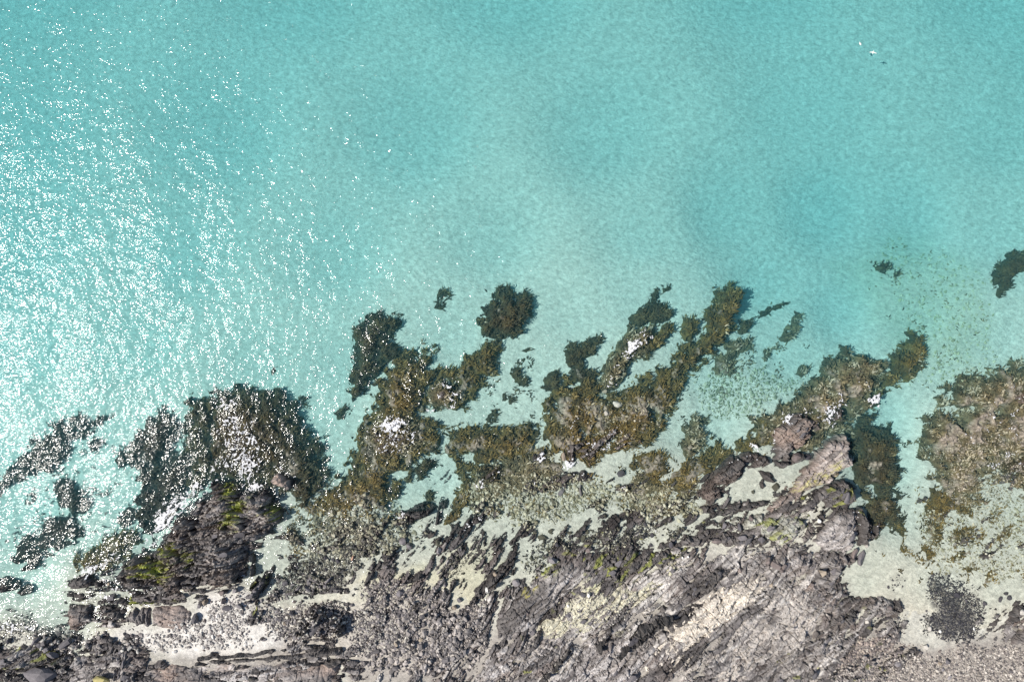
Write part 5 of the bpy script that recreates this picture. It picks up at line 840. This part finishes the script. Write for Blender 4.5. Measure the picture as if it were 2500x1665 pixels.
FO = [([(500,1010),(600,990),(650,1050),(665,1130),(620,1180),(540,1170),(505,1120)], -.42, (1.2, .8), 65),([(880,1060),(950,1010),(1010,1030),(1050,1070),(1020,1105),(930,1120)], -.42, (1, 1), 30),
 ([(1870,1060),(1930,1000),(2060,970),(2075,1020),(2000,1035),(1900,1040)], -.40, (1.3, .8), 30),([(1470,960),(1480,900),(1540,810),(1585,800),(1580,850),(1530,930),(1500,955)], -.38, (1.4, .7), 55),([(1390,1110),(1450,1060),(1540,1040),(1500,1100),(1440,1130)], -.40, (1.2, .9), 35),
 ([(515,985),(545,965),(580,965),(590,985),(560,1010),(530,1005)], .0, (1, 1), 20),([(520,1010),(590,1000),(600,1040),(570,1060),(530,1040)], -.25, (1, 1), 20),
 ([(530,1060),(570,1050),(600,1090),(640,1060),(650,1080),(625,1110),(620,1150),(640,1170),(650,1185),(610,1190),(595,1205),(575,1180),(540,1170),(505,1170),(500,1130),(520,1100)], -.34, (1.6, .8), 60),
 ([(590,1105),(630,1095),(632,1140),(615,1175),(590,1160)], .15, (1.4, .8), 65),([(600,1175),(635,1175),(650,1185),(600,1203)], .1, (1, 1), 10),
 ([(500,1165),(535,1160),(538,1172),(505,1175)], .15, (1, 1), 10),([(503,1172),(500,1202),(462,1238),(424,1268),(410,1296),(375,1320),(378,1270),(425,1215),(465,1180)], .22, (1.5, .7), 45),
 ([(690,1140),(715,1148),(728,1170),(722,1200),(715,1200),(717,1172),(700,1155)], -.02, (1, 1), 0),([(655,1135),(690,1135),(690,1145),(660,1150)], -.1, (1, 1), 0),
 ([(1048,945),(1075,928),(1100,932),(1118,965),(1112,1000),(1095,1005),(1092,985),(1105,970),(1095,950),(1070,945),(1050,960)], .0, (1, 1), 0),([(1035,960),(1045,950),(1050,985),(1070,1000),(1045,995)], -.2, (1, 1), 80),
 ([(900,1030),(920,1010),(950,1005),(1000,1010),(1010,1050),(1045,1070),(1050,1095),(1010,1080),(960,1085),(930,1060),(905,1060),(880,1070),(890,1040)], -.05, (1.2, .9), 30),
 ([(925,1040),(965,1030),(990,1055),(960,1065)], .02, (1.2, .9), 30),([(1555,805),(1575,802),(1580,830),(1560,835),(1545,850),(1530,865),(1520,862),(1530,835),(1545,830)], .05, (1.3, .8), 55),
 ([(1545,830),(1585,830),(1585,850),(1555,850)], -.22, (1, 1), 55),([(1515,875),(1520,885),(1500,905),(1485,920),(1495,895)], .0, (1.3, .8), 50),([(1490,905),(1530,900),(1530,925),(1505,945),(1490,935)], -.28, (1, 1), 60),
 ([(1440,1085),(1470,1070),(1475,1050),(1500,1040),(1520,1050),(1500,1075),(1485,1100),(1475,1112),(1450,1100)], .0, (1.2, .9), 40),([(1380,1130),(1405,1125),(1400,1142),(1385,1142)], -.05, (1, 1), 0),
 ([(1300,1120),(1320,1100),(1338,1098),(1330,1125),(1315,1140)], -.2, (1, 1), 60),([(1905,1022),(1940,1000),(1960,992),(1980,1005),(2000,1010),(2010,1025),(1970,1008),(1940,1012),(1915,1035)], .05, (1.3, .9), 30),
 ([(2005,1015),(2030,1008),(2045,1000),(2040,985),(2050,960),(2062,965),(2068,990),(2050,1000),(2040,1030),(2025,1048),(2010,1035)], -.03, (1, 1), 60),
 ([(2095,915),(2112,912),(2125,932),(2118,948),(2100,940)], .02, (1, 1), 60),([(2112,980),(2140,970),(2140,988),(2125,985)], .3, (1, 1), 0),([(1880,1050),(1890,1045),(1895,1090),(1885,1095)], -.1, (1, 1), 80),
 ([(1835,1085),(1850,1083),(1855,1100),(1840,1103)], .0, (1, 1), 0),([(230,1360),(260,1340),(330,1325),(370,1290),(395,1270),(380,1320),(370,1345),(330,1345),(290,1375),(280,1440),(250,1440),(250,1395),(200,1400)], -.06, (1.2, 1), 45),
 ([(180,1445),(250,1440),(285,1440),(280,1470),(200,1475)], -.3, (1, 1), 10),([(100,1560),(130,1500),(150,1480),(160,1540),(180,1550)], -.3, (1, 1), 45),([(2478,1005),(2500,970),(2600,960),(2600,1000),(2500,1010)], .0, (1, 1), 30),
 ([(2460,1110),(2485,1100),(2480,1112)], .05, (1, 1), 30),([(2480,1140),(2600,1120),(2600,1150),(2490,1150)], -.1, (1, 1), 30),([(2415,1135),(2430,1130),(2425,1138)], .2, (1, 1), 0),
 ([(1205,1140),(1225,1150),(1228,1160),(1210,1155)], -.1, (1, 1), 60),([(1165,1165),(1185,1170),(1180,1188),(1168,1180)], .0, (1, 1), 60),([(1590,1280),(1605,1285),(1610,1310),(1595,1305)], -.05, (1, 1), 60),
 ([(965,1260),(985,1240),(995,1250),(975,1275)], -.2, (1, 1), 60),([(665,1310),(685,1275),(690,1280),(675,1305),(655,1330)], -.05, (1.4, .7), 50),([(-20,1520),(60,1500),(120,1520),(100,1550),(-20,1560)], -.36, (1, 1), 30)]
for i, (P, d, st, an) in enumerate(FO): foam(P, d, i*3, stretch=st, ang=an)

def swash():
    # thin broken foam where open water laps on rock
    X, Y = XX, YY; px = 1250+X/M_PX; py = 832.5-Y/M_PX
    lace = ridged(X*.8, Y*.8, 301, 3)+.5*fbm(X*3.2, Y*3.2, 305, 2)+.7*fbm(X*.12, Y*.12, 309, 2)
    edge_ = np.exp(-((HG-.02)/.16)**2)
    open_ = sstep(-.35, -.8, SAND)+sstep(760, 500, px)*sstep(-.05, -.3, SAND)
    own = (RNG.rand(*X.shape) < .72) & (lace+.75*edge_+.25*np.clip(open_, 0, 1)-.3*sstep(2200, 2300, px) > 1.27) & (open_ > .2) & (HG > -.3) & (HG < .35)
    q_ = own[:-1, :-1] & own[1:, :-1] & own[:-1, 1:] & own[1:, 1:]
    used = np.zeros(own.shape, bool); used[:-1, :-1] |= q_; used[1:, :-1] |= q_; used[:-1, 1:] |= q_; used[1:, 1:] |= q_
    ids = -np.ones(own.shape, 'i4'); ids[used] = np.arange(used.sum())
    F = np.stack([ids[:-1, :-1][q_], ids[:-1, 1:][q_], ids[1:, 1:][q_], ids[1:, :-1][q_]], 1)
    Z = np.maximum(HG+.02, 0.0)+.04+.02*pn(X*3, Y*3, 3)
    link('surf_foam', np_mesh('surf_foam', np.stack([X[used], Y[used], Z[used]], 1), F, M_FOAM, np.full((int(used.sum()), 3), .6), True), kind='stuff')
swash()

# ================================================================= two white gulls on the water
def gull(x, y, rz, open_wings, label):
    root = link('gull', None, None, label, 'gull', 'white gulls afloat', loc=(x, y, 0), rz=rz); root.scale = (.75, .75, .75)
    rings = [(-.30, .012, .03, .07), (-.24, .035, .022, .07), (-.16, .07, .055, .05), (-.05, .10, .085, .045), (.06, .095, .085, .05), (.14, .06, .065, .075), (.18, .036, .04, .115), (.21, .034, .036, .15), (.25, .036, .034, .16), (.285, .02, .02, .155), (.295, .006, .006, .152)]
    bm = bmesh.new(); prev = None
    for cx, ry, rz_, cz in rings:
        r = [bm.verts.new((cx, ry*math.cos(t), cz+rz_*math.sin(t))) for t in [k*math.pi/5 for k in range(10)]]
        if prev:
            for k in range(10): bm.faces.new((prev[k], prev[(k+1) % 10], r[(k+1) % 10], r[k]))
        else: bm.faces.new(r[::-1])
        prev = r
    bm.faces.new(prev)
    me = bpy.data.meshes.new('body'); bm.to_mesh(me); bm.free(); me.materials.append(STONE['white']); 
    for p in me.polygons: p.use_smooth = True
    link('body', me, root)
    bm = bmesh.new(); r = [bm.verts.new(v) for v in ((.29, .010, .150), (.29, -.010, .150), (.29, 0, .166))]; t = bm.verts.new((.345, 0, .146))
    bm.faces.new(r)
    for k in range(3): bm.faces.new((r[k], r[(k+1) % 3], t))
    me = bpy.data.meshes.new('beak'); bm.to_mesh(me); bm.free(); me.materials.append(STONE['ochre']); link('beak', me, root)
    for s in (-1, 1):
        pts = [(.09, .085), (.02, .30), (-.02, .50), (-.12, .62), (-.13, .46), (-.10, .25), (-.12, .08)] if open_wings else [(.10, .06), (.06, .115), (-.06, .125), (-.20, .09), (-.34, .03), (-.26, .02), (-.08, .05)]
        bm = bmesh.new(); tz = .10 if open_wings else .12
        up = [bm.verts.new((a, s*b, tz+.02-abs(b)*.03*(1 if open_wings else -1))) for a, b in pts]; dn = [bm.verts.new((a, s*b, tz-.005-abs(b)*.02)) for a, b in pts]
        bm.faces.new(up); bm.faces.new(dn[::-1])
        for k in range(len(pts)): bm.faces.new((up[k], dn[k], dn[(k+1) % len(pts)], up[(k+1) % len(pts)]))
        bmesh.ops.recalc_face_normals(bm, faces=bm.faces)
        me = bpy.data.meshes.new('wing'); bm.to_mesh(me); bm.free(); me.materials.append(STONE['white']); link('wing', me, root)
gull(*w2(2099, 108), DG(115), False, 'white gull with folded wings, upper left of the two on open water')
gull(*w2(2131, 129), DG(80), True, 'white gull with spread wings, lower right of the two on open water')
